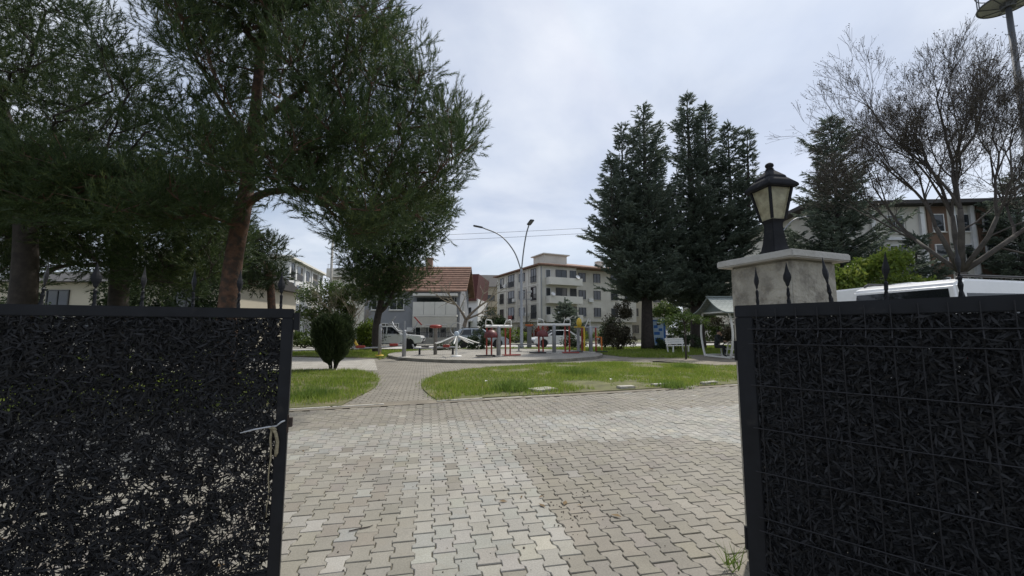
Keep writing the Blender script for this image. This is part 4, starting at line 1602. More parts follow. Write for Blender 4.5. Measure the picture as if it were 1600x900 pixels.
def curve_through(pts, n=5):
    """Catmull-Rom through points"""
    pts = [Vector(p) for p in pts]
    if len(pts) < 3:
        return [pts[0].lerp(pts[1], i / n) for i in range(n + 1)]
    e = [pts[0] * 2 - pts[1]] + pts + [pts[-1] * 2 - pts[-2]]
    out = []
    for i in range(1, len(e) - 2):
        p0, p1, p2, p3 = e[i - 1:i + 3]
        for k in range(n):
            t_ = k / n
            out.append(0.5 * ((2 * p1) + (p2 - p0) * t_ + (2 * p0 - 5 * p1 + 4 * p2 - p3) * t_ * t_ + (3 * p1 - p0 - 3 * p2 + p3) * t_ ** 3))
    out.append(pts[-1])
    return out


def smooth_r(r, n):
    return list(np.interp(np.linspace(0, 1, n), np.linspace(0, 1, len(r)), r))


def fill(poly, Y, n, spread, yx=0.0, minsep=26, holes=()):
    """clump centres filling a crown outline at distance Y, spread in depth"""
    xs, ys = [p[0] for p in poly], [p[1] for p in poly]
    out, px_ = [], []
    tries = 0
    while len(out) < n and tries < n * 60:
        tries += 1
        x, y = RD.uniform(min(xs), max(xs)), RD.uniform(min(ys), max(ys))
        if not inpoly(x, y, poly) or any(inpoly(x, y, h) for h in holes):
            continue
        if tries < n * 25 and any((x - a) ** 2 + (y - b) ** 2 < minsep ** 2 for a, b in px_[-60:]):
            continue
        px_.append((x, y))
        out.append(P(x, y, Y + RD.uniform(-spread, spread)))
    return out


# ---- the big pine behind the left gate
Y0 = 9.5
t0 = P(355, 470, Y0)
axis = [Vector((t0.x + 0.02, Y0, 0)), P(358, 470, Y0), P(366, 400, Y0), P(378, 335, Y0), P(386, 290, Y0 + .1), P(398, 180, Y0 + .1), P(410, 60, Y0), P(425, -60, Y0), P(432, -150, Y0)]
polyM = [(300, -150), (560, -150), (585, 10), (612, 60), (655, 120), (672, 165), (715, 185), (712, 235), (690, 280), (668, 325), (620, 372), (560, 372), (500, 330), (440, 310), (400, 300), (330, 290), (300, 235), (340, 180), (330, 120), (250, 60), (240, 0), (200, -60)]
cl = fill(polyM, Y0, 225, 2.5, minsep=26)
cl += [P(718, 190, 9.2), P(700, 172, 9.6), P(722, 222, 9.4), P(632, 72, 9.4), P(600, 25, 9.7), P(655, 108, 9.2), P(690, 300, 9.5), P(660, 345, 9.2), P(706, 262, 9.0)]
# low skirt of brighter branches on the left
polyS = [(-60, 215), (120, 260), (260, 290), (340, 315), (318, 345), (230, 345), (100, 325), (-60, 315)]
cl2 = fill(polyS, 8.6, 46, 1.0, minsep=22)
pine('big pine with reddish trunk and wide crown rising behind the left gate', axis, [0.25, 0.215, 0.19, 0.185, 0.16, 0.12, 0.10, 0.07, 0.04], cl + cl2, (0.56, 0.42), 60, 36, 0.115, 0.0125, 0.40, up=0.8,
     extra_limbs=(([P(384, 318, Y0), P(420, 300, Y0 - .2), P(480, 297, Y0 - .4), P(560, 292, Y0 - .6), P(640, 270, Y0 - .6)], 0.10, 0.03),
                  ([P(378, 320, Y0), P(320, 300, Y0 - .2), P(240, 288, Y0 - .5), P(150, 275, Y0 - .8), P(90, 262, Y0 - .9)], 0.06, 0.02),
                  ([P(395, 200, Y0), P(460, 150, Y0 - .5), P(540, 90, Y0 - .7), P(600, 40, Y0 - .6)], 0.08, 0.02),
                  ([P(392, 240, Y0), P(480, 235, Y0 + .5), P(590, 210, Y0 + .4), P(700, 190, Y0)], 0.07, 0.02),
                  ([P(392, 230, Y0), P(340, 150, Y0 + .4), P(290, 60, Y0 + .6)], 0.07, 0.03)), zmin=3.6)
# ---- darker pines filling the left edge
Y1 = 11.5
polyL = [(-260, -120), (110, -120), (120, 20), (170, 60), (230, 95), (270, 140), (330, 200), (350, 260), (345, 330), (260, 350), (120, 350), (-60, 380), (-260, 380)]
cl = fill(polyL, Y1, 270, 2.6, minsep=24)
tA = P(38, 470, Y1)
pine('dark pine with thick trunk at the far left edge behind the gate', [Vector((tA.x, Y1, 0)), P(40, 400, Y1), P(26, 250, Y1), P(-20, 80, Y1), P(-40, -110, Y1)], [0.33, 0.26, 0.17, 0.09, 0.04], cl, (0.75, 0.5), 40, 36, 0.14, 0.015, 0.5, bark=M_barkd, zmin=3.0, up=0.6)
Y2 = 14.5
polyL2 = [(60, 300), (360, 280), (362, 350), (356, 410), (330, 446), (260, 448), (210, 448), (180, 432), (140, 410), (60, 415), (20, 440), (-60, 440), (-60, 330)]
cl = fill(polyL2, Y2, 150, 2.4, minsep=20)
tB = P(190, 470, Y2)
pine('dark low-crowned pine with trunk between the second and third finials of the left gate', [Vector((tB.x, Y2, 0)), P(188, 420, Y2), P(196, 340, Y2), P(205, 250, Y2)], [0.30, 0.27, 0.2, 0.08], cl, (0.85, 0.5), 40, 30, 0.16, 0.019, 0.5, bark=M_barkd, zmin=2.4)
Y3 = 22.0
polyL3 = [(366, 372), (425, 372), (438, 400), (436, 428), (405, 446), (330, 452), (250, 448), (255, 412), (330, 385)]
cl = fill(polyL3, Y3, 60, 1.6, minsep=14)
tC = P(424, 470, Y3)
pine('slim pine with pale green crown right of the big trunk, before the white apartment block', [Vector((tC.x + .3, Y3, 0)), P(424, 470, Y3), P(420, 430, Y3), P(398, 390, Y3)], [0.22, 0.2, 0.16, 0.06], cl, (0.8, 0.5), 56, 14, 0.19, 0.035, 0.42, m=M_pine2, bark=M_bark, zmin=2.6)

# ---- pine standing on the lawn beyond the fitness terrace
Y4 = 27.0
tD = P(588, 540, Y4)
polyD = [(548, 330), (640, 300), (690, 300), (705, 330), (690, 352), (668, 392), (650, 412), (646, 440), (628, 462), (606, 470), (575, 470), (558, 445), (548, 418), (535, 390)]
cl = fill(polyD, Y4, 125, 2.0, minsep=14)
cl += [P(664, 434, Y4)]
pine('dark pine with forked leaning trunk on the lawn behind the white pickup truck', [Vector((tD.x, Y4, 0)), P(588, 510, Y4), P(596, 470, Y4), P(608, 420, Y4), P(622, 350, Y4)], [0.27, 0.24, 0.2, 0.14, 0.05], cl, (0.85, 0.6), 64, 16, 0.19, 0.034, 0.42, bark=M_barkd, zmin=2.6,
     extra_limbs=(([P(590, 490, Y4), P(602, 480, Y4), P(612, 462, Y4), P(625, 430, Y4)], 0.18, 0.06),))


# ---- conifers
def conifer(label, x, y, stems, m, K=11, nl=0.22, nw=0.075, twl=0.42, zlow=1.6, trunk_r=0.35, spacing=0.5, name='conifer_tree', group=None, droop=-0.05, dens=1.0):
    """stems: (dx, dy, top height, base radius) - one cone of layered boughs per leader"""
    o_ = thing(name, label, 'tree', (x, y, 0), 0, group)
    tk = MB()
    lb = MB()
    allP, allA = [], []
    for i, (dx, dy, zt, Rb) in enumerate(stems):
        fork = 2.2
        if i == 0:
            pts = [Vector((0, 0, 0)), Vector((0, 0, fork)), Vector((dx * 0.6, dy * 0.6, zt * 0.5)), Vector((dx, dy, zt))]
            pp = curve_through(pts)
            tk.tube(pp, smooth_r([trunk_r * 1.25, trunk_r, trunk_r * 0.6, 0.03], len(pp)), 10)
        else:
            pts = [Vector((0, 0, zlow + 0.6)), Vector((dx * 0.4, dy * 0.4, zlow + 2.0)), Vector((dx * 0.9, dy * 0.9, zt * 0.55)), Vector((dx, dy, zt))]
            pp = curve_through(pts)
            tk.tube(pp, smooth_r([trunk_r * 0.7, trunk_r * 0.55, trunk_r * 0.4, 0.02], len(pp)), 8)
        z = zlow + RD.random() * 0.5
        while z < zt - 0.15:
            f = (z - zlow) / (zt - zlow)
            Rr = Rb * (1 - f) ** 0.62 * (0.75 + 0.45 * math.sin(min(1, f * 4 + 0.35) * math.pi / 2)) * RD.uniform(0.62, 1.22)
            Rr = max(Rr, 0.22)
            c = axis_at(pp, max(z, pp[0].z))
            nb = max(4, int((3.5 + 2.2 * Rr) * dens))
            a0 = RD.uniform(0, 6.28)
            for k in range(nb):
                az = a0 + 2 * math.pi * k / nb + RD.gauss(0, 0.25)
                rr_ = Rr * (RD.uniform(0.5, 1.0) if RD.random() < 0.7 else RD.uniform(0.95, 1.3))
                if RD.random() < 0.14:
                    continue
                el = 0.28 + 0.5 * f + RD.gauss(0, 0.12) + droop * (1 - f) * 3
                d = Vector((math.cos(az) * math.cos(el), math.sin(az) * math.cos(el), math.sin(el)))
                b_ = c + d * rr_ + Vector((0, 0, 0.12 * rr_))
                if rr_ > 0.8:
                    lb.tube([c, c.lerp(b_, 0.55) + Vector((0, 0, -0.06 * rr_)), b_], [0.05 * min(1, rr_ / 3) + .01, 0.02, 0.006], 4, cap=False)
                nt_ = max(3, int(rr_ / 0.20))
                for q in range(nt_):
                    t_ = 0.22 + 0.78 * (q + RD.random()) / nt_
                    p = c.lerp(b_, t_) + Vector((0, 0, -0.06 * rr_ * 4 * t_ * (1 - t_)))
                    for sgn in (-1, 1, 0):
                        if sgn == 0 and RD.random() < 0.5:
                            continue
                        a2 = az + sgn * RD.uniform(0.4, 1.1)
                        lat = Vector((math.cos(az + sgn * 1.3), math.sin(az + sgn * 1.3), 0)) * (RD.uniform(0.0, 0.42) * min(1, rr_ * 0.6) * (1.15 - t_) if sgn else 0)
                        allP.append(p + lat)
                        allA.append(Vector((math.cos(a2), math.sin(a2), RD.uniform(-0.1, 0.55))))
            z += spacing * RD.uniform(0.75, 1.25)
        for q in range(10):
            allP.append(Vector((dx, dy, zt - 0.08 * q)))
            allA.append(Vector((RD.gauss(0, 0.5), RD.gauss(0, 0.5), 1)))
    tk.build('trunk', M_barkd, o_, smooth=True)
    lb.build('bough', M_barkd, o_)
    Pn = np.array([list(p) for p in allP])
    A = np.array([list(a) for a in allA])
    V = brush(Pn, A, twl * rng.uniform(0.7, 1.2, len(Pn)), K, nl, nw, 0.7)
    np_mesh('crown', V, 3, m, o_)
    return o_


def hgt(px, py, Y):
    return P(px, py, Y).z


YA = 31.0
xA = P(1012, 530, YA).x
conifer('tall dark conifer with twin tops, left one of the pair standing on the lawn', xA, YA,
        ((P(1010, 300, YA).x - xA, 0, hgt(1008, 168, YA), 3.2), (P(985, 300, YA).x - xA - .3, 1.0, hgt(982, 188, YA), 3.2), (-2.6, -0.6, hgt(948, 250, YA), 2.2)), M_fir, zlow=3.3, trunk_r=0.42, group='dark conifers in the park')
YB = 33.0
xB = P(1091, 540, YB).x
conifer('tallest dark conifer with several spires, right one of the pair behind the gazebo', xB, YB,
        ((P(1080, 300, YB).x - xB, 0, hgt(1081, 152, YB), 3.2), (P(1113, 300, YB).x - xB, 0.6, hgt(1113, 160, YB), 2.9), (3.6, 0.4, hgt(1150, 190, YB), 3.0), (4.6, -0.6, hgt(1172, 212, YB), 2.0), (-2.8, 0.5, hgt(1045, 225, YB), 2.2)), M_fir, zlow=3.2, trunk_r=0.5, group='dark conifers in the park')
YC = 29.0
xC = P(1318, 440, YC).x
conifer('dark conifer with layered boughs standing right of the lantern', xC, YC, ((0, 0, hgt(1318, 186, YC), 3.9),), M_fir, zlow=1.8, trunk_r=0.3, group='dark conifers in the park', spacing=0.5)
conifer('dark spreading conifer at the right edge behind the floodlight mast', 39.2, 31, ((0, 0, 13.4, 4.2),), M_fir, zlow=2, trunk_r=0.3, group='dark conifers in the park', spacing=0.6)
conifer('dark conifer before the beige building, half hidden by the bare tree', 31.0, 31.0, ((0, 0, 8.6, 2.6), (-2.5, 0, 7.6, 2.2)), M_fir, zlow=1, trunk_r=0.25, group='dark conifers in the park', spacing=0.5)
conifer('broad dark conifer behind the laurel bush right of the lantern', 23.0, 33.0, ((0, 0, 9.2, 4.4), (3.5, 0, 8.2, 3.6)), M_fir, zlow=0.8, trunk_r=0.3, group='dark conifers in the park', spacing=0.5)
conifer('small dark conifer in front of the beige apartment block', P(884, 500, 50).x, 50, ((0, 0, hgt(886, 472, 50), 2.0),), M_fir, K=8, nl=0.3, nw=0.14, zlow=0.4, trunk_r=0.15, group='dark conifers in the park')


# ---- shrubs and broadleaf trees
def bush(name, label, x, y, lobes, n, size, m, stem=True, bark=None, cat='shrub', group=None, z0=0.0, shell=0.35):
    """lobes: (dx, dy, z, rx, ry, rz)"""
    o_ = thing(name, label, cat, (x, y, 0.0), 0, group)
    C = np.array([l[:3] for l in lobes])
    Rr = np.array([l[3:] for l in lobes])
    # break each lobe into small clumps so that the outline is uneven
    cc, cr_ = [], []
    for c, r_ in zip(C, Rr):
        for k in range(9):
            d = unit(rng.normal(0, 1, (1, 3)))[0]
            cc.append(c + d * r_ * rng.uniform(0.45, 0.85))
            cr_.append(r_ * rng.uniform(0.28, 0.5))
    Pn, A = clump_twigs(cc, cr_, max(8, n // len(cc)), shell=shell)
    Pn = Pn[Pn[:, 2] > z0 + 0.04]
    np_mesh('crown', leaves(Pn, size), 4, m, o_)
    if stem:
        s_ = MB()
        top = max(l[2] for l in lobes)
        for l in lobes:
            s_.tube(curve((RD.gauss(0, 0.04), RD.gauss(0, 0.04), 0), (l[0], l[1], l[2]), 0.05, 4, 0.03), [0.05, 0.04, 0.03, 0.02, 0.01], 5)
        s_.build('stem', bark or M_barkd, o_)
    return o_


# clipped cypress on the left lawn
q = G(520, 577)
o_ = thing('cypress_shrub', 'dark dense cypress shrub on bare stems at the edge of the left lawn', 'shrub', (q.x, q.y, 0.02))
N = 9000
zz = rng.random(N)
a_ = rng.uniform(0, 2 * np.pi, N)
prof = np.interp(zz, [0, 0.12, 0.3, 0.55, 0.85, 1.0], [0.13, 0.34, 0.51, 0.59, 0.55, 0.32])
lob = 1 + 0.15 * np.sin(a_ * 3 + zz * 5) + 0.12 * np.sin(a_ * 7 + 2 + zz * 9) + 0.08 * np.sin(a_ * 13 + zz * 23) + rng.normal(0, 0.05, N)
r_ = prof * lob * (0.45 + 0.55 * rng.random(N) ** 0.4)
Pn = np.stack([r_ * np.cos(a_), r_ * np.sin(a_), 0.22 + zz * 1.55 + 0.12 * np.sin(a_ * 4)], 1)
A = unit(np.stack([np.cos(a_) * 0.45, np.sin(a_) * 0.45, np.full(N, 1.0)], 1) + rng.normal(0, 0.25, (N, 3)))
n2 = 60
a2, z2 = rng.uniform(0, 2 * np.pi, n2), rng.uniform(0.25, 1.0, n2)
r2 = np.interp(z2, [0, 0.12, 0.3, 0.55, 0.85, 1.0], [0.13, 0.34, 0.51, 0.59, 0.55, 0.32]) * rng.uniform(0.9, 1.18, n2)
P2 = np.stack([r2 * np.cos(a2), r2 * np.sin(a2), 0.3 + z2 * 1.55], 1)
A2 = unit(np.stack([np.cos(a2) * 0.6, np.sin(a2) * 0.6, np.full(n2, 1.0)], 1) + rng.normal(0, 0.3, (n2, 3)))
np_mesh('crown', np.concatenate([brush(Pn, A, 0.16 * rng.uniform(0.6, 1.3, N), 9, 0.085, 0.022, 0.5), brush(P2, A2, rng.uniform(0.15, 0.4, n2), 26, 0.07, 0.02, 0.5)]), 3, M_cyp, o_)
s_ = MB()
for k in range(9):
    a1 = RD.uniform(0, 6.28)
    s_.tube(curve((0.1 * math.cos(a1), 0.1 * math.sin(a1), 0), (0.4 * math.cos(a1), 0.4 * math.sin(a1), RD.uniform(0.6, 1.3)), 0, 3, 0.02), [0.03, 0.025, 0.018, 0.01], 5)
s_.build('stem', M_barkd, o_)

bush('round_tree', 'round dark green tree left of the leafless shrub, before the white apartment block', -14.4, 31, [(0, 0, 3.9, 1.9, 1.6, 1.7), (-0.5, 0, 2.3, 1.7, 1.3, 1.5), (1.2, 0.2, 2.9, 1.5, 1.2, 1.6), (1.9, .3, 3.9, 1.2, 1.1, 1.2)], 11000, 0.17, M_laur, cat='tree')
bush('laurel_bush', 'bright green leafy laurel behind the parked vans', 13.7, 15.2, [(0, 0, 3.35, 1.3, 1.2, 1.0), (-1.3, 0, 3.0, 1.2, 1.0, 1.0), (1.3, 0, 2.75, 1.1, 1.0, 0.9), (0.2, 0, 2.0, 2.2, 1.3, 1.3)], 13000, 0.15, M_lime)
bush('lime_shrub', 'yellow-green drooping shrub between the leafless shrub and the dark pine', P(566, 500, 29.5).x, 29.5, [(0, 0, 1.5, 0.9, 0.8, 1.1), (0.5, 0, 1.1, 0.8, 0.7, 0.9)], 2600, 0.17, M_lime)
bush('dark_hedge_shrub', 'dark low hedge shrub at the foot of the leafless shrub', -12.0, 30.5, [(0, 0, 0.9, 1.6, 0.8, 0.9), (-1.6, 0, 0.8, 1.2, 0.8, 0.8), (1.5, 0.2, 0.8, 1.1, 0.7, 0.8)], 5000, 0.14, M_dgreen)
bush('round_shrub', 'round grey-green shrub in front of the silver estate car', P(746, 530, 29).x, 29, [(0, 0, 0.95, 0.7, 0.6, 0.8), (0.3, 0, 0.6, 0.6, 0.5, 0.55), (-.3, 0, .6, .5, .5, .5)], 3200, 0.11, M_dgreen, group='shrubs on the lawn before the road')
bush('low_shrub', 'low spreading shrub behind the leg-swing wheel', P(703, 540, 27.6).x, 27.6, [(0, 0, 0.35, 0.9, 0.5, 0.38), (-.7, 0, .3, .5, .4, .3)], 1800, 0.10, M_dgreen, group='shrubs on the lawn before the road')
bush('low_shrub', 'low grassy shrub in front of the white saloon car', P(893, 535, 31).x, 31, [(0, 0, 0.55, 0.8, 0.6, 0.6), (.6, 0, .4, .5, .4, .4)], 1800, 0.11, M_dgreen, group='shrubs on the lawn before the road')
bush('round_tree', 'dark round garden tree between the white house and the beige apartment block', P(771, 505, 56).x, 56, [(0, 0, 2.9, 1.7, 1.5, 1.5), (-1.0, 0, 2.3, 1.0, 1, 1.1), (1.2, 0, 2.0, 1.0, 1, 1.1)], 4500, 0.26, M_dgreen, cat='tree')
for i, (px, py, Y, r_, h_, m_, lab) in enumerate(((806, 520, 47, 1.7, 1.0, M_lime, 'yellow-green garden shrub left of the street lamp beyond the road'), (850, 517, 47.5, 1.1, 1.0, M_redleaf, 'dark red garden shrub right of the street lamp beyond the road'),
                                         (872, 520, 48, 1.6, 0.9, M_dgreen, 'dark garden shrub behind the white saloon car'), (942, 518, 49, 2.3, 0.95, M_lime, 'wide yellow-green shrub at the right end of the beige apartment block'), (826, 505, 52, 1.5, 1.3, M_brown, 'brownish garden shrub under the utility pole'),
                                         (476, 535, 33.5, 1.6, 0.8, M_laur, 'green shrub at the left beyond the far road'))):
    q = P(px, py, Y)
    bush('garden_shrub', lab, q.x, Y, [(0, 0, h_, r_, 0.9, h_ * 0.95), (r_ * 0.7, 0, h_ * 0.7, r_ * 0.7, 0.8, h_ * 0.7), (-r_ * 0.7, 0, h_ * 0.8, r_ * 0.6, 0.8, h_ * 0.8)], 2600, 0.2, m_, group='garden shrubs beyond the road')
q = P(966, 535, 30.5)
bush('bushy_evergreen', 'brown-green ragged evergreen bush left of the twin-topped conifer trunk', q.x, 30.5, [(0, 0, 1.9, 1.25, 1.0, 1.5), (-.5, 0, 0.9, 1.0, 0.8, 0.9), (0.7, 0, 0.9, 0.8, 0.8, 0.9), (0.2, 0, 3.0, 0.8, 0.7, 0.8)], 9000, 0.13, M_brown)
bush('bushy_evergreen', 'dark evergreen shrub close behind the ragged bush, by the far road', P(945, 520, 32.5).x, 32.5, [(0, 0, 1.1, 0.9, 0.8, 1.1), (.6, 0, 1.6, .8, .7, 1.1)], 4200, 0.14, M_dgreen)
bush('mounded_shrub', 'low mounded green juniper beside the white bench', P(1042, 530, 29.5).x, 29.5, [(0, 0, 0.5, 1.0, 0.7, 0.5), (0.9, 0.2, 0.65, 0.9, 0.7, 0.5), (2.0, 0.4, .7, .9, .7, .5), (-.5, 0, .4, .5, .5, .4)], 5200, 0.11, M_dgreen)
bush('mounded_shrub', 'pale green shrub behind the gazebo by the second conifer trunk', P(1068, 505, 40).x, 40, [(0, 0, 1.6, 2.4, 1.2, 1.2), (2.5, 0, 1.6, 1.8, 1.0, 1.2)], 4500, 0.2, M_laur)
bush('mounded_shrub', 'reddish brown shrub seen through the gazebo', P(1122, 505, 34).x, 34, [(0, 0, 1.5, 1.6, 1.0, 1.1), (1.6, 0, 1.2, 1.2, 1.0, 1.0)], 4000, 0.15, M_brown)
bush('broadleaf_tree', 'pale green tree far behind the trunks of the two conifers', P(1062, 480, 52).x, 52, [(0, 0, 4.2, 2.4, 1.6, 1.8), (2.6, 0, 3.4, 2.0, 1.4, 1.8), (-2.2, 0, 3.2, 1.6, 1.4, 1.6)], 5200, 0.3, M_laur, cat='tree')
for i, (px, Y, w_, h_, lab) in enumerate(((20, 18, 1.6, 3.4, 'dark evergreen bush at the left edge under the pines'), (186, 19, 1.1, 3.3, 'dark evergreen bush between the second and third finials of the left gate'), (232, 18.5, 1.2, 3.6, 'dark evergreen bush right behind the third finial of the left gate'), (290, 19.5, 1.5, 3.3, 'dark evergreen bush left of the big pine trunk'), (342, 20.5, 1.0, 3.4, 'dark evergreen bush touching the left side of the big pine trunk'), (-60, 17, 1.8, 3.6, 'dark evergreen bush just outside the left edge'))):
    q = P(px, 470, Y)
    h_ *= 1.3
    w_ *= 1.25
    bush('evergreen_bush', lab, q.x, Y, [(0, 0, h_ * 0.55, w_, 0.9, h_ * 0.42), (w_ * 0.5, 0.2, h_ * 0.35, w_ * 0.7, 0.8, h_ * 0.33), (-w_ * 0.5, 0, h_ * 0.4, w_ * 0.6, 0.8, h_ * 0.36)], 4200, 0.15, M_dgreen, group='dark evergreen bushes under the pines')
# young umbrella-shaped tree with a thin trunk
q = G(1072, 562)
o_ = thing('young_tree', 'young tree with thin straight trunk and flat umbrella crown before the white bench', 'tree', (q.x, q.y, 0))
MB().tube([(0, 0, 0), (0.02, 0, 1.0), (-0.03, 0, 2.15)], [0.05, 0.042, 0.03], 8).build('trunk', M_barkd, o_)
C = [(-0.5, 0, 2.05), (0.05, 0.1, 2.2), (0.5, 0, 2.0), (-0.9, 0.1, 1.85), (0.15, -0.5, 2.05), (0, 0.6, 2.05), (0.85, 0.1, 1.85)]
Pn, A = clump_twigs(C, [(0.42, 0.42, 0.13)] * len(C), 230, up=0.1)
np_mesh('crown', leaves(Pn, 0.11), 4, M_laur, o_)
s_ = MB()
for c in C:
    s_.tube(curve((0, 0, 1.75), c, 0.06, 3), [0.02, 0.015, 0.01, 0.006], 4)
s_.build('branch', M_barkd, o_)


# ---- leafless trees
def bare(name, label, base, d0, L0, r0, levels, m, tm, spread=0.5, up=0.12, bits=None, group=None, kids=(2, 3), first=None, cat='tree', shrink=0.74, rs=0.62, segs=3, maxn=9000, rmin=0.002):
    o_ = thing(name, label, cat, base, 0, group)
    big, small = MB(), MB()
    tips = []
    cnt = [0]

    def grow(p, d, L, r_, lv):
        if cnt[0] > maxn:
            return
        cnt[0] += 1
        pts = [p]
        dd = Vector(d)
        for i in range(segs):
            dd = (dd + Vector((RD.gauss(0, 0.10), RD.gauss(0, 0.10), RD.gauss(0, 0.07) + up * 0.25)) * (0.25 if lv == 0 else 1)).normalized()
            pts.append(pts[-1] + dd * (L / segs))
        re = r_ * (rs + 0.12)
        rr_ = [max(rmin, r_ + (re - r_) * i / segs) for i in range(segs + 1)]
        (big if lv <= 1 else small).tube(pts, rr_, 9 if lv <= 1 else (6 if lv == 2 else (4 if lv < 5 else 3)), cap=lv <= 2)
        if lv >= levels:
            tips.append(pts[-1])
            tips.append(pts[-2])
            return
        ks = RD.choice(kids) if lv > 0 or first is None else 0
        if lv == 0 and first is not None:
            for f in first:
                grow(pts[-1], Vector(f[:3]).normalized(), f[3], f[4], 1)
            return
        for k in range(ks):
            ax_ = dd.orthogonal().normalized()
            ax_.rotate(Matrix.Rotation(RD.uniform(0, 6.28), 3, dd))
            a = spread * RD.uniform(0.55, 1.25) * (0.45 if k == 0 else 1)
            nd_ = (dd * math.cos(a) + ax_ * math.sin(a) + Vector((0, 0, up))).normalized()
            grow(pts[-1], nd_, L * shrink * RD.uniform(0.8, 1.15), re * (0.92 if k == 0 else 0.7), lv + 1)
        if lv >= 1 and RD.random() < 0.6:
            ax_ = dd.orthogonal().normalized()
            ax_.rotate(Matrix.Rotation(RD.uniform(0, 6.28), 3, dd))
            nd_ = (dd * 0.5 + ax_ * 0.8 + Vector((0, 0, up))).normalized()
            grow(pts[segs // 2 + 1], nd_, L * shrink * 0.8, re * 0.5, lv + 1)
    grow(Vector((0, 0, 0)), Vector(d0).normalized(), L0, r0, 0)
    big.build('trunk', m, o_, smooth=True)
    small.build('branch', tm, o_)
    if bits:
        Pn = np.array([list(t_) for t_ in tips if RD.random() < 0.3])
        Pn = np.repeat(Pn, 2, 0) + rng.normal(0, 0.06, (len(Pn) * 2, 3))
        np_mesh('seed_balls', leaves(Pn, bits), 4, M_brown, o_)
    return o_


q = P(1512, 460, 16)
bare('plane_tree', 'large leafless plane tree with spreading branches at the right, behind the vans', (q.x, 16, 0), (-0.02, 0, 1), 3.7, 0.22, 8, mat('plane_bark', (0.075, 0.066, 0.056), 0.9, 0, 0.4, 4), M_twig, spread=0.44, up=0.10, bits=0.06, rs=0.60,
     first=((-0.30, 0.1, 0.95, 2.0, 0.10), (0.0, -0.3, 1.0, 2.5, 0.12), (0.25, 0.2, 0.95, 2.5, 0.11), (0.85, -0.15, 0.65, 2.3, 0.11), (0.05, 0.7, 0.9, 2.2, 0.09), (.5, -.6, .9, 2.3, .09)), kids=(2, 3, 3), shrink=0.75, maxn=60000, rmin=0.0045)
q = P(538, 505, 30)
for i, (dx, lab) in enumerate(((0, 'leafless pale twiggy shrub left of the dark pine'),)):
    bare('twiggy_shrub', lab, (q.x + dx, 30, 0), (0, 0, 1), 0.6, 0.10, 6, M_barkg, M_ptwig, spread=0.5, up=0.05, first=((-0.6, 0, 1, 1.5, 0.05), (0.1, 0.2, 1, 1.7, 0.06), (0.6, -0.2, 1, 1.4, 0.05), (0.25, 0.4, 0.8, 1.3, 0.05), (-1, 0.2, 0.7, 1.2, 0.04), (1.0, 0, .7, 1.2, 0.04)), kids=(2, 3), shrink=0.72, cat='shrub', maxn=2600)
q = P(718, 510, 42)
bare('pollarded_tree', 'pale leafless pruned tree before the right end of the grey house', (q.x, 42, 0), (0.30, 0, 1), 2.6, 0.26, 4, M_barkg, M_ptwig, spread=0.75, up=0.03, first=((0.5, 0, 0.8, 1.9, 0.15), (-0.35, 0, 1, 1.8, 0.14), (0.9, 0.1, 0.5, 1.7, 0.11)), kids=(2, 3), shrink=0.7)
# brush of cut vine twigs on the top rail of the right gate, seen against the vans
# ================================================================== vehicles
def paint(name, col, rough=0.28, metal=0.0):
    return mat(name, col, rough, metal, 0.05, 1.5, coat=0.6, dirt=tuple(c * 0.75 for c in col), dscale=2.5, dlim=(0.55, 0.85))


PW_ = paint('white_car_paint', (0.78, 0.78, 0.77))
PS_ = paint('silver_car_paint', (0.40, 0.44, 0.48), 0.3, 0.25)
PB_ = paint('blue_car_paint', (0.035, 0.07, 0.19))
M_tyre = mat('tyre_rubber', (0.018, 0.018, 0.018), 0.85, 0, 0.2, 6)
M_rim = mat('alloy_rim', (0.28, 0.28, 0.29), 0.4, 0.6, 0.1, 5)
M_trim = mat('black_plastic_trim', (0.022, 0.022, 0.024), 0.6, 0, 0.15, 5)
M_lamp = mat('headlamp_glass', (0.55, 0.57, 0.6), 0.12, 0.2, 0.05, 5)
M_tail = mat('tail_lamp', (0.28, 0.012, 0.012), 0.25, 0, 0.1, 5)
M_plate = mat('number_plate', (0.7, 0.7, 0.68), 0.5, 0, 0.03, 5)


def wheel(parent, x, y, r, w=0.22):
    s_ = 1 if y > 0 else -1
    t_ = MB()
    t_.lathe([(r * 0.62, -w / 2), (r * 0.93, -w / 2), (r, -w / 2 + 0.035), (r, w / 2 - 0.035), (r * 0.93, w / 2), (r * 0.62, w / 2)], 28, TR(x, y, r) @ Matrix.Rotation(math.pi / 2, 4, 'X'))
    o_ = t_.build('wheel', M_tyre, parent)
    q = MB()
    M = TR(x, y + s_ * (w / 2 - 0.015), r) @ Matrix.Rotation(-s_ * math.pi / 2, 4, 'X')
    q.lathe([(r * 0.63, -0.03), (r * 0.63, 0.012), (r * 0.57, 0.012), (r * 0.55, -0.02), (r * 0.14, -0.005), (r * 0.12, 0.012), (0.01, 0.014)], 24, M)
    for k in range(6):
        a = 2 * math.pi * k / 6
        q.box((r * 0.34 * math.cos(a), r * 0.34 * math.sin(a), 0.0), (r * 0.5, r * 0.13, 0.03), M, rz=a) if False else q.add(*_spoke(r, a), M)
    q.build('rim', M_rim, o_)


def _spoke(r, a):
    c, s = math.cos(a), math.sin(a)
    pts = []
    for z in (-0.018, 0.012):
        for (u, v) in ((r * 0.1, -r * 0.07), (r * 0.57, -r * 0.05), (r * 0.57, r * 0.05), (r * 0.1, r * 0.07)):
            pts.append((u * c - v * s, u * s + v * c, z))
    return pts, [(0, 3, 2, 1), (4, 5, 6, 7), (0, 1, 5, 4), (1, 2, 6, 5), (2, 3, 7, 6), (3, 0, 4, 7)]


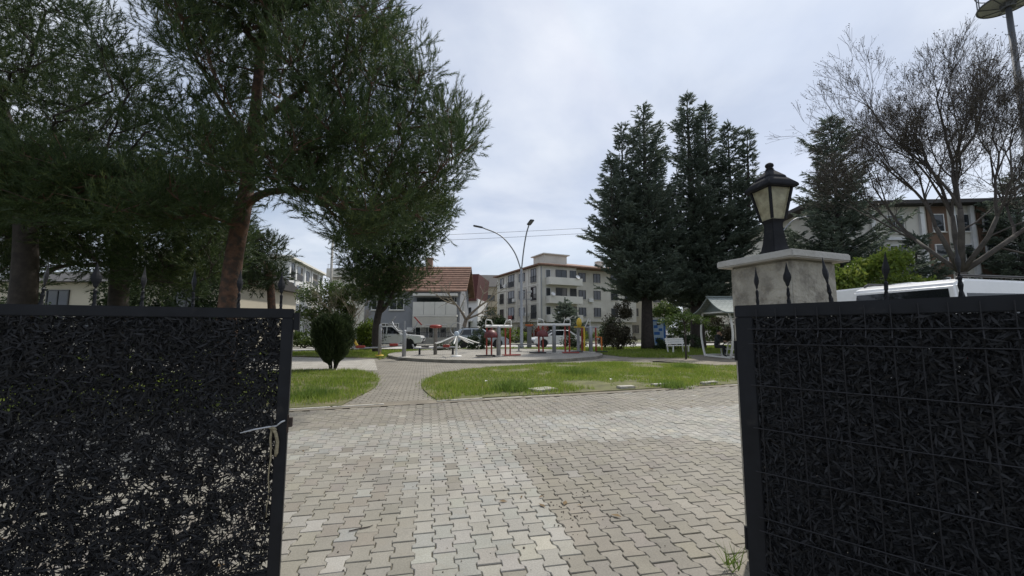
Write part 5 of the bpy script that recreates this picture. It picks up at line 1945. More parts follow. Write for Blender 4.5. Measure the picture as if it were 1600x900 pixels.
def arch_profile(top, x_rear, x_front, zb, wheels, r):
    """lower body outline with wheel arches; top: list of (x,z) from front to rear"""
    pts = []
    xs = sorted(wheels)
    pts.append((x_rear, zb + 0.12))
    for wx in xs:
        ra = r * 1.16
        a0 = math.asin(max(-1, min(1, (zb - r) / ra)))
        n = 10
        for i in range(n + 1):
            a = math.pi - a0 - (math.pi - 2 * a0) * i / n
            pts.append((wx + ra * math.cos(a), r + ra * math.sin(a)))
    pts.append((x_front, zb + 0.12))
    return pts + top


def vehicle(name, label, cat, loc, rz, L, Wd, wheels, r, top, cabin, glass, paint_, group=None, zb=0.24, tumb=0.16, xf=None, xr=None, roofrail=False, detail=True):
    """x forward. top: body upper outline front->rear. cabin: (x,z) polygon base-rear, roof-rear..., base-front. glass: side window polygons in (x,z)"""
    o_ = thing(name, label, cat, loc, rz, group)
    xr = -L / 2 if xr is None else xr
    xf = L / 2 if xf is None else xf
    prof = arch_profile(top, xr, xf, zb, wheels, r)
    b_ = MB().prism(prof, -Wd / 2, Wd / 2, 'y')
    me = b_.mesh('body', bevel=0.045, seg=3)
    me.materials.append(paint_)
    link('body', me, o_)
    # underside and arch liner
    MB().box((0, 0, zb + 0.18), (L * 0.86, Wd - 0.3, 0.3)).build('underbody', M_trim, o_)
    zmin_ = min(p[1] for p in cabin)
    zmax_ = max(p[1] for p in cabin)

    def hwid(z):
        return Wd / 2 - 0.035 - tumb * max(0, (z - zmin_) / (zmax_ - zmin_))
    n = len(cabin)
    vs = [(p[0], -hwid(p[1]), p[1]) for p in cabin] + [(p[0], hwid(p[1]), p[1]) for p in cabin]
    fs = [tuple(range(n)), tuple(reversed(range(n, 2 * n)))] + [((i + 1) % n, i, n + i, n + (i + 1) % n) for i in range(n)]
    c_ = MB().add(vs, fs)
    me = c_.mesh('cabin', bevel=0.04, seg=3)
    me.materials.append(paint_)
    link('cabin', me, o_)
    for gpoly in glass:
        for s_ in (-1, 1):
            vs = [(p[0], s_ * (hwid(p[1]) + 0.004), p[1]) for p in gpoly] + [(p[0], s_ * (hwid(p[1]) - 0.02), p[1]) for p in gpoly]
            k = len(gpoly)
            MB().add(vs, [tuple(range(k)), tuple(reversed(range(k, 2 * k)))] + [((i + 1) % k, i, k + i, k + (i + 1) % k) for i in range(k)]).build('side_window', M_carglass, o_)

    def screen(pa, pb, nm):
        a, b_2 = Vector((pa[0], 0, pa[1])), Vector((pb[0], 0, pb[1]))
        d = (b_2 - a)
        nrm = Vector((-d.z, 0, d.x)).normalized()
        if nrm.dot(Vector((a.x + b_2.x, 0, 0)) - Vector((cabin[0][0] + cabin[-1][0], 0, 0))) < 0:
            nrm = -nrm
        q = []
        for t_, sh in ((0.10, 0.10), (0.92, 0.10)):
            p = a + d * t_
            w_ = hwid(p.z) - sh
            q += [(p + nrm * 0.005, w_)]
        vs = []
        for off in (0.0, -0.02):
            for (p, w_), sg in ((q[0], -1), (q[0], 1), (q[1], 1), (q[1], -1)):
                pp = p + nrm * off
                vs.append((pp.x, sg * w_, pp.z))
        MB().add(vs, [(0, 1, 2, 3), (7, 6, 5, 4), (0, 4, 5, 1), (1, 5, 6, 2), (2, 6, 7, 3), (3, 7, 4, 0)]).build(nm, M_carglass, o_)
    screen(cabin[-1], cabin[-2], 'windscreen')
    screen(cabin[0], cabin[1], 'rear_window')
    for wx in wheels:
        for s_ in (-1, 1):
            wheel(o_, wx, s_ * (Wd / 2 - 0.115), r)
    if detail:
        zt = top[0][1]
        for s_ in (-1, 1):
            MB().box((xf - 0.12, s_ * (Wd / 2 - 0.22), zt - 0.10), (0.27, 0.40, 0.15)).build('headlight', M_lamp, o_, bevel=0.03)
            MB().box((xr + 0.06, s_ * (Wd / 2 - 0.11), top[-1][1] - 0.22), (0.14, 0.20, 0.26)).build('tail_light', M_tail, o_, bevel=0.02)
            MB().box((cabin[-1][0] - 0.25, s_ * (Wd / 2 + 0.08), zmin_ + 0.1), (0.12, 0.2, 0.15)).build('mirror', paint_, o_, bevel=0.03)
            for hx in ([p[0] for p in glass[0]][0] + 0.25, glass[-1][0][0] + 0.2):
                MB().box((hx, s_ * (Wd / 2 + 0.006), zmin_ - 0.12), (0.2, 0.02, 0.03)).build('door_handle', M_trim, o_)
        MB().box((xf - 0.03, 0, zt - 0.16), (0.12, Wd * 0.42, 0.16)).build('grille', M_trim, o_, bevel=0.015)
        MB().box((xf - 0.02, 0, zb + 0.16), (0.13, Wd * 0.8, 0.2)).build('front_bumper', M_trim, o_, bevel=0.03)
        MB().box((xr + 0.02, 0, zb + 0.2), (0.12, Wd * 0.86, 0.2)).build('rear_bumper', M_trim, o_, bevel=0.03)
        MB().box((xf + 0.03, 0, zb + 0.22), (0.02, 0.5, 0.11)).build('number_plate', M_plate, o_)
        MB().box((xr - 0.03, 0, zb + 0.42), (0.02, 0.5, 0.11)).build('number_plate', M_plate, o_)
    if roofrail:
        for s_ in (-1, 1):
            MB().tube([(cabin[1][0] + 0.2, s_ * (Wd / 2 - tumb - 0.12), zmax_ + 0.005), (cabin[1][0] + 0.3, s_ * (Wd / 2 - tumb - 0.12), zmax_ + 0.06), (cabin[-2][0] - 0.3, s_ * (Wd / 2 - tumb - 0.12), zmax_ + 0.06), (cabin[-2][0] - 0.15, s_ * (Wd / 2 - tumb - 0.12), zmax_ + 0.005)], 0.022, 6).build('roof_rail', M_trim, o_)
    return o_


SA = math.atan2(RU.y, RU.x)
# white pickup truck (front to the right)
pk = vehicle('pickup_truck', 'white double-cab pickup truck parked by the road behind the forked pine', 'pickup truck', (P(607, 540, 31.6).x, 31.6, 0.012), rad(4), 5.3, 1.85, (-1.6, 1.62), 0.39,
             [(2.62, 0.92), (2.50, 1.02), (1.25, 1.13), (-2.62, 1.10)],
             [(-0.82, 1.10), (-0.72, 1.72), (-0.5, 1.77), (0.42, 1.76), (1.28, 1.12)],
             [[(-0.66, 1.17), (-0.60, 1.66), (-0.02, 1.68), (-0.02, 1.17)], [(0.06, 1.17), (0.06, 1.68), (0.40, 1.66), (1.02, 1.17)]], PW_, zb=0.42)
MB().box((-1.72, 0, 1.105), (1.6, 1.5, 0.03)).build('load_bed', M_trim, pk)
q = MB()
for s_ in (-1, 1):
    q.tube([(-1.75, s_ * 0.78, 1.1), (-1.5, s_ * 0.76, 1.35), (-1.05, s_ * 0.74, 1.55), (-0.9, s_ * 0.74, 1.58)], 0.035, 8)
q.tube([(-0.95, -0.74, 1.58), (-0.95, 0.74, 1.58)], 0.035, 8)
q.build('roll_bar', mat('chrome', (0.5, 0.5, 0.5), 0.2, 0.9, 0.03, 5), pk, smooth=True)
MB().box((0.1, -0.94, 0.42), (2.0, 0.12, 0.06)).build('side_step', M_trim, pk)
# silver estate car, partly behind the round shrub
vehicle('estate_car', 'silver-grey sport utility car partly hidden behind the round shrub, before the grey house', 'car', (P(750, 535, 34.2).x, 34.2, 0.012), rad(8), 4.6, 1.85, (-1.38, 1.38), 0.34,
        [(2.26, 0.72), (2.05, 0.86), (1.15, 1.0), (-2.1, 1.02), (-2.28, 0.9)],
        [(-2.1, 1.0), (-1.72, 1.52), (-1.35, 1.60), (0.15, 1.58), (1.2, 0.99)],
        [[(-1.75, 1.06), (-1.5, 1.46), (-0.75, 1.52), (-0.75, 1.05)], [(-0.67, 1.05), (-0.67, 1.52), (0.08, 1.51), (0.82, 1.05)]], PS_, 'cars parked along the far road', roofrail=True)
# white saloon car at the right, behind the red walker
vehicle('saloon_car', 'white saloon car facing left behind the red and grey walker frame', 'car', (P(868, 535, 36.6).x, 36.6, 0.012), rad(180 + 14), 4.5, 1.8, (-1.32, 1.36), 0.32,
        [(2.22, 0.66), (2.05, 0.80), (1.1, 0.94), (-1.9, 0.97), (-2.22, 0.86)],
        [(-1.75, 0.95), (-1.1, 1.42), (-0.7, 1.48), (0.2, 1.46), (1.2, 0.93)],
        [[(-1.35, 1.0), (-1.0, 1.36), (-0.6, 1.42), (-0.5, 1.0)], [(-0.42, 1.0), (-0.52, 1.42), (0.15, 1.40), (0.85, 1.0)]], PW_, 'cars parked along the far road')
# white cars in the distance behind the gazebo
vehicle('hatchback_car', 'white hatchback parked far behind the gazebo, left one of two', 'car', (P(1070, 508, 46).x, 46, 0.4), rad(20), 4.3, 1.8, (-1.3, 1.3), 0.32,
        [(2.1, 0.7), (1.95, 0.82), (1.1, 0.96), (-2.0, 1.0)], [(-2.0, 0.98), (-1.7, 1.45), (-1.3, 1.52), (0.2, 1.5), (1.15, 0.95)],
        [[(-1.6, 1.03), (-1.45, 1.40), (-0.7, 1.45), (-0.7, 1.02)], [(-0.62, 1.02), (-0.62, 1.45), (0.1, 1.44), (0.8, 1.02)]], PW_, 'cars parked along the far road')
vehicle('hatchback_car', 'white hatchback parked far behind the gazebo, right one of two', 'car', (P(1106, 508, 48).x, 48, 0.4), rad(20), 4.3, 1.8, (-1.3, 1.3), 0.32,
        [(2.1, 0.7), (1.95, 0.82), (1.1, 0.96), (-2.0, 1.0)], [(-2.0, 0.98), (-1.7, 1.45), (-1.3, 1.52), (0.2, 1.5), (1.15, 0.95)],
        [[(-1.6, 1.03), (-1.45, 1.40), (-0.7, 1.45), (-0.7, 1.02)], [(-0.62, 1.02), (-0.62, 1.45), (0.1, 1.44), (0.8, 1.02)]], PW_, 'cars parked along the far road')
# white vans behind the right gate
vehicle('passenger_van', 'white passenger van with long dark side windows and roof rails behind the right gate', 'van', (9.55, 8.0, 0), rad(12), 5.3, 1.95, (-1.7, 1.65), 0.35,
        [(2.62, 0.90), (2.45, 1.06), (1.75, 1.2), (-2.62, 1.22)],
        [(-2.6, 1.2), (-2.52, 2.18), (-2.3, 2.27), (0.45, 2.25), (1.0, 2.14), (1.95, 1.18)],
        [[(-2.35, 1.32), (-2.32, 2.02), (-0.02, 2.04), (0.02, 1.32)], [(0.32, 1.32), (0.32, 2.03), (0.78, 2.0), (1.45, 1.32)]], PW_, 'vans parked beside the lawn', roofrail=True, tumb=0.12)
vehicle('panel_van', 'white van with dark rear glass parked between the gate pillar and the passenger van', 'van', (P(1349, 460, 11.6).x - 0.55, 11.5, 0), rad(100), 4.9, 1.95, (-1.55, 1.5), 0.35,
        [(2.42, 0.90), (2.25, 1.06), (1.6, 1.2), (-2.42, 1.22)],
        [(-2.4, 1.2), (-2.34, 2.4), (-2.15, 2.5), (0.35, 2.48), (0.85, 2.32), (1.75, 1.18)],
        [[(-2.2, 1.35), (-2.15, 2.05), (-0.2, 2.08), (-0.15, 1.35)], [(0.1, 1.35), (0.12, 2.07), (0.65, 2.05), (1.3, 1.35)]], PW_, 'vans parked beside the lawn', tumb=0.12)
# blue truck with an orange tarpaulin at the right edge
tk = thing('delivery_truck', 'blue truck with an orange tarpaulin over its load at the right edge', 'truck', (22.3, 16.6, 0), rad(10))
MB().prism([(-1.9, 0.55), (-1.9, 2.35), (-1.7, 2.5), (-0.4, 2.5), (-0.1, 2.35), (0.05, 1.5), (0.1, 0.55)], -0.98, 0.98, 'y').build('cab', PB_, tk, bevel=0.05)
MB().box((-1.92, 0, 1.85), (0.04, 1.6, 0.75)).build('windscreen', M_carglass, tk)
for s_ in (-1, 1):
    MB().box((-1.0, s_ * 0.985, 1.9), (1.1, 0.03, 0.6)).build('side_window', M_carglass, tk)
    MB().box((-1.92, s_ * 0.7, 0.95), (0.06, 0.3, 0.2)).build('headlight', M_lamp, tk)
MB().box((2.3, 0, 1.6), (4.2, 2.1, 1.5)).build('cargo_box', PB_, tk, bevel=0.03)
MB().prism([(-1.1, 2.352), (-1.12, 2.5), (-0.6, 2.72), (0.2, 2.68), (0.7, 2.74), (1.1, 2.52), (1.1, 2.352)], 0.15, 4.4, 'x').build('tarpaulin', mat('orange_tarpaulin', (0.42, 0.13, 0.05), 0.7, 0, 0.25, 3), tk, bevel=0.05)
MB().box((1.2, 0, 0.6), (5.8, 0.9, 0.24)).build('chassis', M_trim, tk)
for wx in (-0.9, 3.2):
    for s_ in (-1, 1):
        wheel(tk, wx, s_ * 0.85, 0.42, 0.26)
# ================================================================== fitness equipment on the terrace
TZ = 0.125
EG = 'outdoor fitness machines on the round terrace'


def at(px, py):
    q_ = G(px, py)
    # the terrace top is a little higher than the ground
    k = (CAM_H - TZ) / CAM_H
    return (q_.x * k, q_.y * k, TZ)


def foot(parent, x=0.0, y=0.0, r=0.22, m=None):
    MB().lathe([(r, 0.0), (r, 0.02), (r * 0.9, 0.05), (0.10, 0.06)], 16, TR(x, y, 0)).build('foot_plate', m or M_conc, parent)


# 1 seesaw-like rower with yellow seat back at the far left of the terrace
o_ = thing('rowing_machine', 'pale post with yellow foot, yellow backrest and red seat, leftmost fitness machine', 'fitness machine', at(593, 556), rad(8), EG)
foot(o_, m=M_yellow)
MB().lathe([(0.09, 0.05), (0.085, 1.5), (0.09, 1.55), (0.04, 1.62)], 12).build('post', M_grey, o_, smooth=True)
MB().tube([(-1.35, 0, 0.42), (-0.9, 0, 0.40), (0, 0, 0.42), (0.9, 0, 0.50), (1.3, 0, 0.52)], 0.04, 8).build('beam', M_grey, o_)
for x, z, nm in ((-0.95, 0.47, 'seat'), (0.7, 0.56, 'seat')):
    MB().box((x, 0, z), (0.42, 0.36, 0.12)).build(nm, M_red, o_, bevel=0.03)
MB().bar((-1.1, 0, 0.5), (-1.42, 0, 1.08), 0.3, 0.09).build('backrest', M_yellow, o_, bevel=0.03)
MB().tube([(0.85, 0.0, 0.55), (1.15, 0.1, 0.75), (1.3, 0.1, 1.25)], 0.03, 8).build('lever', M_grey, o_)
q = MB()
for s_ in (-1, 1):
    q.tube([(0.02, s_ * 0.06, 1.45), (0.1, s_ * 0.28, 1.3), (0.1, s_ * 0.30, 0.85)], 0.022, 6)
q.build('handle', M_grey, o_)
# 2 shoulder machine with forked arms
o_ = thing('shoulder_machine', 'grey post with forked curved arms and red hand grips, second fitness machine from the left', 'fitness machine', at(631, 559), 0, EG)
foot(o_, r=0.3)
MB().lathe([(0.10, 0.05), (0.095, 1.28), (0.06, 1.32)], 12).build('post', M_grey, o_, smooth=True)
MB().tube([(0, 0, 1.3), (0, 0, 1.75)], 0.035, 8).build('mast', M_grey, o_)
for s_ in (-1, 1):
    MB().tube([(s_ * 0.05, 0, 1.22), (s_ * 0.32, 0, 1.27), (s_ * 0.52, 0, 1.48), (s_ * 0.62, 0, 1.72)], 0.035, 8).build('arm', M_grey, o_, smooth=True)
    MB().bar((s_ * 0.45, 0, 1.95), (s_ * 0.82, 0, 1.55), 0.06).build('grip', M_red if s_ > 0 else M_grey, o_, bevel=0.01)
# 3 hand-wheel table with red top
o_ = thing('hand_wheel_post', 'grey post with a red round turntable top beside low rails', 'fitness machine', at(680, 554), 0, EG)
MB().lathe([(0.10, 0.0), (0.095, 1.40), (0.12, 1.42)], 12).build('post', mat('dirty_grey_post', (0.22, 0.21, 0.20), 0.6, 0.1, 0.2, 4), o_, smooth=True)
MB().lathe([(0.16, 1.42), (0.30, 1.44), (0.34, 1.50), (0.34, 1.56), (0.22, 1.60), (0.05, 1.61)], 20).build('turntable', M_red, o_, smooth=True)
for s_ in (-1, 1):
    MB().tube([(s_ * 0.3, 0, 1.58), (s_ * 0.58, 0, 1.62)], 0.025, 6).build('hand_grip', M_grey, o_)
MB().tube([(-1.25, 0, 0.55), (-1.15, 0, 0.36), (-0.8, 0, 0.33), (0.9, 0, 0.40), (1.2, 0, 0.38)], 0.045, 8).build('rail', M_grey, o_)
for x in (-0.85, 0.95):
    MB().lathe([(0.06, 0.0), (0.05, 0.35)], 8, TR(x, 0, 0)).build('rail_foot', M_dark, o_)
MB().box((-0.55, 0, 0.43), (0.4, 0.3, 0.06)).build('pedal', M_dark, o_, bevel=0.02)
MB().box((0.6, 0, 0.46), (0.36, 0.3, 0.14)).build('seat', M_red, o_, bevel=0.03)
# 4 wheel with long white spokes
o_ = thing('leg_swing_wheel', 'white post with long drooping white spokes and a steel hoop above', 'fitness machine', at(713, 557), 0, EG)
foot(o_, r=0.28, m=M_white)
MB().tube([(0, 0, 0.05), (0, 0, 1.05)], 0.055, 10).build('post', M_white, o_)
MB().lathe([(0.10, 0.98), (0.13, 1.05), (0.11, 1.22), (0.05, 1.26)], 14).build('hub', mat('pale_blue_hub', (0.45, 0.52, 0.58), 0.5, 0, 0.05, 4), o_, smooth=True)
for k in range(7):
    a = 2 * math.pi * k / 7 + 0.25
    MB().tube([(0.09 * math.cos(a), 0.09 * math.sin(a), 1.02), (0.9 * math.cos(a), 0.9 * math.sin(a), 0.72), (1.15 * math.cos(a), 1.15 * math.sin(a), 0.66)], [0.03, 0.028, 0.026], 7).build('spoke', M_white, o_)
MB().tube([(0.32 * math.cos(2 * math.pi * k / 20), 0.02, 1.36 + 0.32 * math.sin(2 * math.pi * k / 20)) for k in range(21)], 0.018, 6).build('hoop', M_grey, o_)


def walker(o_, gap, n_red, top_h, w):
    """air walker: centre post, cross bar, hanging red legs on two foot boards"""
    foot(o_, r=0.3)
    MB().lathe([(0.11, 0.05), (0.105, top_h - 0.05), (0.09, top_h)], 12).build('post', M_grey, o_, smooth=True)
    MB().tube([(-w, 0, top_h), (w, 0, top_h)], 0.075, 10).build('cross_bar', M_white, o_)
    for s_ in (-1, 1):
        MB().tube([(s_ * (w - 0.42), 0, top_h + 0.05), (s_ * (w - 0.3), 0, top_h + 0.30), (s_ * (w - 0.06), 0, top_h + 0.33), (s_ * (w - 0.02), 0, top_h + 0.26), (s_ * (w - 0.02), 0, top_h + 0.02)], 0.028, 7).build('handle', M_white, o_, smooth=True)
        for k in range(n_red):
            x = s_ * (w - 0.08 - k * gap)
            MB().tube([(x, 0.02 * k, top_h - 0.06), (x, 0.0, 0.10)], 0.045, 8).build('swing_leg', M_red, o_)
        MB().box((s_ * (w - 0.02), 0, 0.06), (0.95, 0.32, 0.06)).build('foot_board', M_dark if s_ < 0 else M_red, o_, bevel=0.015)
    MB().lathe([(0.34, -0.08), (0.34, 0.0), (0.30, 0.16), (0.16, 0.28), (0.03, 0.31)], 18, TR(-w + 0.28, -0.05, 1.02)).build('hip_pad', M_dred, o_, smooth=True)


o_ = thing('air_walker', 'small red-legged walker frame with grey post in the middle of the terrace', 'fitness machine', at(779, 557), rad(25), EG)
walker(o_, 0.26, 2, 1.5, 0.72)
o_ = thing('air_walker', 'large red-legged walker frame with white handles, right of the street lamp', 'fitness machine', at(866, 552.5), rad(2), EG)
walker(o_, 0.24, 2, 1.62, 0.95)
# back-massage post with orange top and sit-up bench behind
o_ = thing('massage_post', 'grey box post with an orange top bar behind the sit-up bench', 'fitness machine', at(827, 543.5), 0, EG)
MB().box((0, 0, 0.8), (0.34, 0.28, 1.6)).build('post', mat('dark_grey_panel', (0.15, 0.15, 0.155), 0.6, 0, 0.15, 3), o_, bevel=0.03)
MB().box((0, 0, 1.72), (0.62, 0.2, 0.08)).build('top_bar', M_orange, o_, bevel=0.02)
MB().box((0, 0, 1.64), (0.34, 0.26, 0.07)).build('roller_pad', M_red, o_, bevel=0.02)
MB().tube([(0.34, 0, 1.7), (0.36, 0, 0.9)], 0.025, 6).build('side_tube', M_grey, o_)
o_ = thing('situp_bench', 'low grey sit-up bench with foot stirrup at the back of the terrace', 'fitness machine', at(826, 549), rad(4), EG)
MB().box((0, 0, 0.42), (1.55, 0.34, 0.06)).build('bench_board', mat('grey_board', (0.13, 0.135, 0.14), 0.6, 0, 0.15, 3), o_, bevel=0.015)
for x in (-0.62, 0.66):
    MB().tube([(x, 0, 0.0), (x, 0, 0.40)], 0.05, 8).build('leg', M_grey, o_)
    MB().box((x, 0, 0.02), (0.3, 0.5, 0.04)).build('foot_plate', M_conc, o_)
MB().tube([(0.72, 0, 0.42), (0.72, 0, 1.12)], 0.04, 8).build('stirrup_post', M_grey, o_)
MB().box((0.68, 0, 1.15), (0.36, 0.16, 0.10)).build('stirrup', M_dark, o_, bevel=0.02)
MB().box((-0.7, 0, 0.6), (0.3, 0.3, 0.1)).build('head_pad', M_dark, o_, bevel=0.03)
# yellow stepper with grey and white frames at the right end
o_ = thing('stepper', 'yellow-headed stepper with red legs and two grey posts, rightmost fitness machine', 'fitness machine', at(914, 551), 0, EG)
foot(o_, 0.35, 0, 0.3)
foot(o_, -0.3, 0.5, 0.2)
MB().lathe([(0.12, 0.05), (0.115, 1.5), (0.06, 1.56)], 12, TR(0.35, 0, 0)).build('post', M_grey, o_, smooth=True)
MB().tube([(-0.3, 0.5, 0.05), (-0.3, 0.5, 1.5)], 0.09, 10).build('post', M_grey, o_)
MB().lathe([(0.04, 1.5), (0.12, 1.58), (0.17, 1.72), (0.13, 1.95), (0.04, 2.05)], 14, TR(-0.3, 0.1, 0)).build('seat_back', M_yellow, o_, smooth=True)
MB().box((-0.3, 0.1, 1.5), (0.62, 0.14, 0.07)).build('yoke', M_yellow, o_, bevel=0.02)
for x, y, m_ in ((-0.14, 0.1, M_red), (-0.04, -0.1, M_yellow), (0.68, 0.1, M_red)):
    MB().tube([(x, y, 0.1), (x, y, 1.48)], 0.05, 8).build('swing_leg', m_, o_)
MB().tube([(0.62, 0, 0.9), (0.98, 0, 0.9), (1.0, 0, 0.15)], 0.045, 8).build('step_arm', M_orange, o_)
MB().tube([(0.02, 0, 1.5), (0.25, 0, 1.98), (0.33, 0, 1.98), (0.33, 0, 1.5)], 0.025, 7).build('handle', M_white, o_)
MB().tube([(-0.6, 0.3, 1.48), (0.9, 0.3, 1.48)], 0.04, 8).build('cross_bar', M_grey, o_)
for x in (-0.45, 1.0):
    MB().box((x, 0.1, 0.05), (0.7, 0.3, 0.05)).build('foot_board', M_dark, o_, bevel=0.015)

# ================================================================== lamps, poles, wires
q = G(815, 548)
q = Vector((P(815, 540, 30.5).x, 30.5, 0))
o_ = thing('street_lamp', 'tall grey street lamp with two curved arms beside the fitness terrace', 'street lamp', q)
fk_ = P(817, 421, 30.5).z
MB().lathe([(0.16, 0.0), (0.16, 0.3), (0.125, 0.35), (0.085, fk_), (0.06, fk_ + .05)], 12).build('pole', M_pole, o_, smooth=True)
e1 = P(752, 355, 30.5) - q
e2 = P(827, 350, 30.0) - q
MB().tube(curve_through([Vector((0, 0, fk_ - 0.1)), Vector((e1.x * 0.18, 0, fk_ + (e1.z - fk_) * 0.42)), Vector((e1.x * 0.52, 0, fk_ + (e1.z - fk_) * 0.80)), e1]), 0.05, 8).build('arm', M_pole, o_, smooth=True)
MB().tube(curve_through([Vector((0, 0, fk_ - 0.1)), Vector((e2.x * 0.28, -0.1, fk_ + (e2.z - fk_) * 0.42)), Vector((e2.x * 0.62, -0.3, fk_ + (e2.z - fk_) * 0.78)), e2]), 0.05, 8).build('arm', M_pole, o_, smooth=True)
MB().bar(e1 + Vector((0.12, 0, -0.03)), e1 + Vector((-0.62, 0, 0.12)), 0.26, 0.11).build('lamp_head', mat('lamp_housing', (0.10, 0.105, 0.11), 0.5, 0.2, 0.1, 4), o_, bevel=0.04)
MB().bar(e2 + Vector((-0.04, 0.1, -0.03)), e2 + Vector((0.2, -0.62, 0.14)), 0.34, 0.13).build('lamp_head', MATS['lamp_housing'], o_, bevel=0.04)

# single-arm lamp behind the lantern
q = Vector((P(1216, 400, 28).x, 28, 0))
o_ = thing('street_lamp', 'thin single-armed street lamp whose arm shows right of the lantern', 'street lamp', q)
e1 = P(1262, 338, 28) - q
e0 = P(1222, 358, 28) - q
MB().tube([(0, 0, 0), (0, 0, e0.z - .5)] + [tuple(p) for p in curve_through([e0 + Vector((0.0, 0, -.2)), e0.lerp(e1, 0.45) + Vector((0, 0, 0.25)), e1])], [0.1, 0.06] + [0.04] * 11, 8).build('pole', M_pole, o_)
MB().bar(e1 + Vector((-0.1, 0, 0)), e1 + Vector((0.45, 0, 0.03)), 0.2, 0.09).build('lamp_head', MATS['lamp_housing'], o_, bevel=0.03)

# utility pole and wires
up_ = Vector((P(823, 500, 58).x, 58, 0))
o_ = thing('utility_pole', 'slim electricity pole with short cross arms before the beige apartment block', 'utility pole', up_)
h_ = P(823, 451, 58).z
MB().lathe([(0.17, 0), (0.11, h_)], 10).build('pole', mat('grey_wood', (0.16, 0.15, 0.14), 0.9, 0, 0.2, 3), o_, smooth=True)
for dz in (0.5, 1.5):
    MB().box((0, 0, h_ - dz), (1.5, 0.12, 0.12)).build('cross_arm', M_grey, o_)
    for x in (-0.65, 0, 0.65):
        MB().lathe([(0.05, 0), (0.07, 0.1), (0.04, 0.2)], 8, TR(x, 0, h_ - dz + 0.06)).build('insulator', M_frame, o_)
wires = []
pa, pb_ = P(520, 373, 50), P(1010, 351, 52)
for i, (qa, nm) in enumerate(((pa, 'concrete electricity pole hidden behind the forked dark pine'), (pb_, 'concrete electricity pole hidden behind the twin-topped conifer'))):
    o_ = thing('utility_pole', nm, 'utility pole', (qa.x, qa.y, 0))
    MB().lathe([(0.2, 0), (0.13, qa.z + 0.4)], 10).build('pole', M_conc, o_, smooth=True)
    MB().box((0, 0, qa.z - 0.1), (0.12, 1.5, 0.12)).build('cross_arm', M_grey, o_)
for i, (dz, lab) in enumerate(((0.0, 'upper overhead power wire across the sky left of the conifers'), (-0.62, 'lower overhead power wire across the sky left of the conifers'))):
    w_ = MB()
    w_.tube(curve(pa + Vector((0, 0.3 * i, dz)), pb_ + Vector((0, 0.3 * i, dz)), -0.16, 14), 0.022, 4)
    tag(w_.build('power_wire', M_dark), lab, 'wire', 'overhead power wires')

M_mast = mat('dark_mast_steel', (0.12, 0.125, 0.135), 0.55, 0.3, 0.12, 3)
# floodlight mast
mb_ = P(1582, 60, 22)
o_ = thing('floodlight_mast', 'tall grey floodlight mast with a ring platform and climbing rungs at the right edge', 'light mast', (mb_.x, mb_.y, 0))
hz_ = P(1580, 4, 22).z
MB().lathe([(0.24, 0), (0.24, 0.4), (0.21, 0.5), (0.13, hz_)], 14).build('pole', M_mast, o_, smooth=True)
ru = MB()
z = 3.0
k = 0
while z < hz_ - 0.3:
    s_ = 1 if k % 2 else -1
    ru.tube([(s_ * 0.13, 0, z), (s_ * 0.38, 0, z), (s_ * 0.38, 0, z + 0.06)], 0.018, 5)
    z += 0.55
    k += 1
ru.build('rung', M_mast, o_)
pr_ = 1.2
ring = MB()
for zz_, rr_ in ((hz_, 0.05), (hz_ + 1.0, 0.03), (hz_ + 1.9, 0.05)):
    ring.tube([(pr_ * math.cos(2 * math.pi * k / 32), pr_ * math.sin(2 * math.pi * k / 32), zz_) for k in range(33)], rr_, 6)
for k in range(8):
    a = 2 * math.pi * k / 8 + 0.2
    ring.tube([(pr_ * math.cos(a), pr_ * math.sin(a), hz_), (pr_ * math.cos(a), pr_ * math.sin(a), hz_ + 1.9)], 0.03, 5)
    ring.tube([(0, 0, hz_ - 0.35), (pr_ * math.cos(a), pr_ * math.sin(a), hz_)], 0.03, 5)
ring.build('cage', M_mast, o_)
MB().lathe([(pr_ - 0.04, hz_ - 0.01), (pr_ - 0.04, hz_ + 0.015)], 32).build('platform', mat('grating', (0.6, 0.61, 0.62), 0.6, 0.2, 0.3, 30), o_)
MB().lathe([(0.30, hz_ - 0.35), (0.34, hz_ - 0.1)], 14).build('collar', M_mast, o_)
for k in range(6):
    a = 2 * math.pi * k / 6
    MB().box((1.1 * math.cos(a), 1.1 * math.sin(a), hz_ + 2.05), (0.5, 0.5, 0.34), rz=a).build('floodlight', MATS['lamp_housing'], o_, bevel=0.04)

# ================================================================== gazebo
GA = rad(6)
GZ = Vector((10.72, 20.35, 0.02))
o_ = thing('gazebo', 'white curved-leg steel gazebo with grey-green tiled pagoda roof beside the gate pillar', 'gazebo', GZ, GA)
GL, GW = 3.3, 2.35


def post_curve(y, out):
    return [Vector((0, y + out * 0.05, 0)), Vector((-0.0, y + out * -0.12, 0.5)), Vector((0, y + out * -0.24, 1.2)), Vector((0, y + out * -0.16, 1.9)), Vector((0, y + out * 0.0, 2.35))]


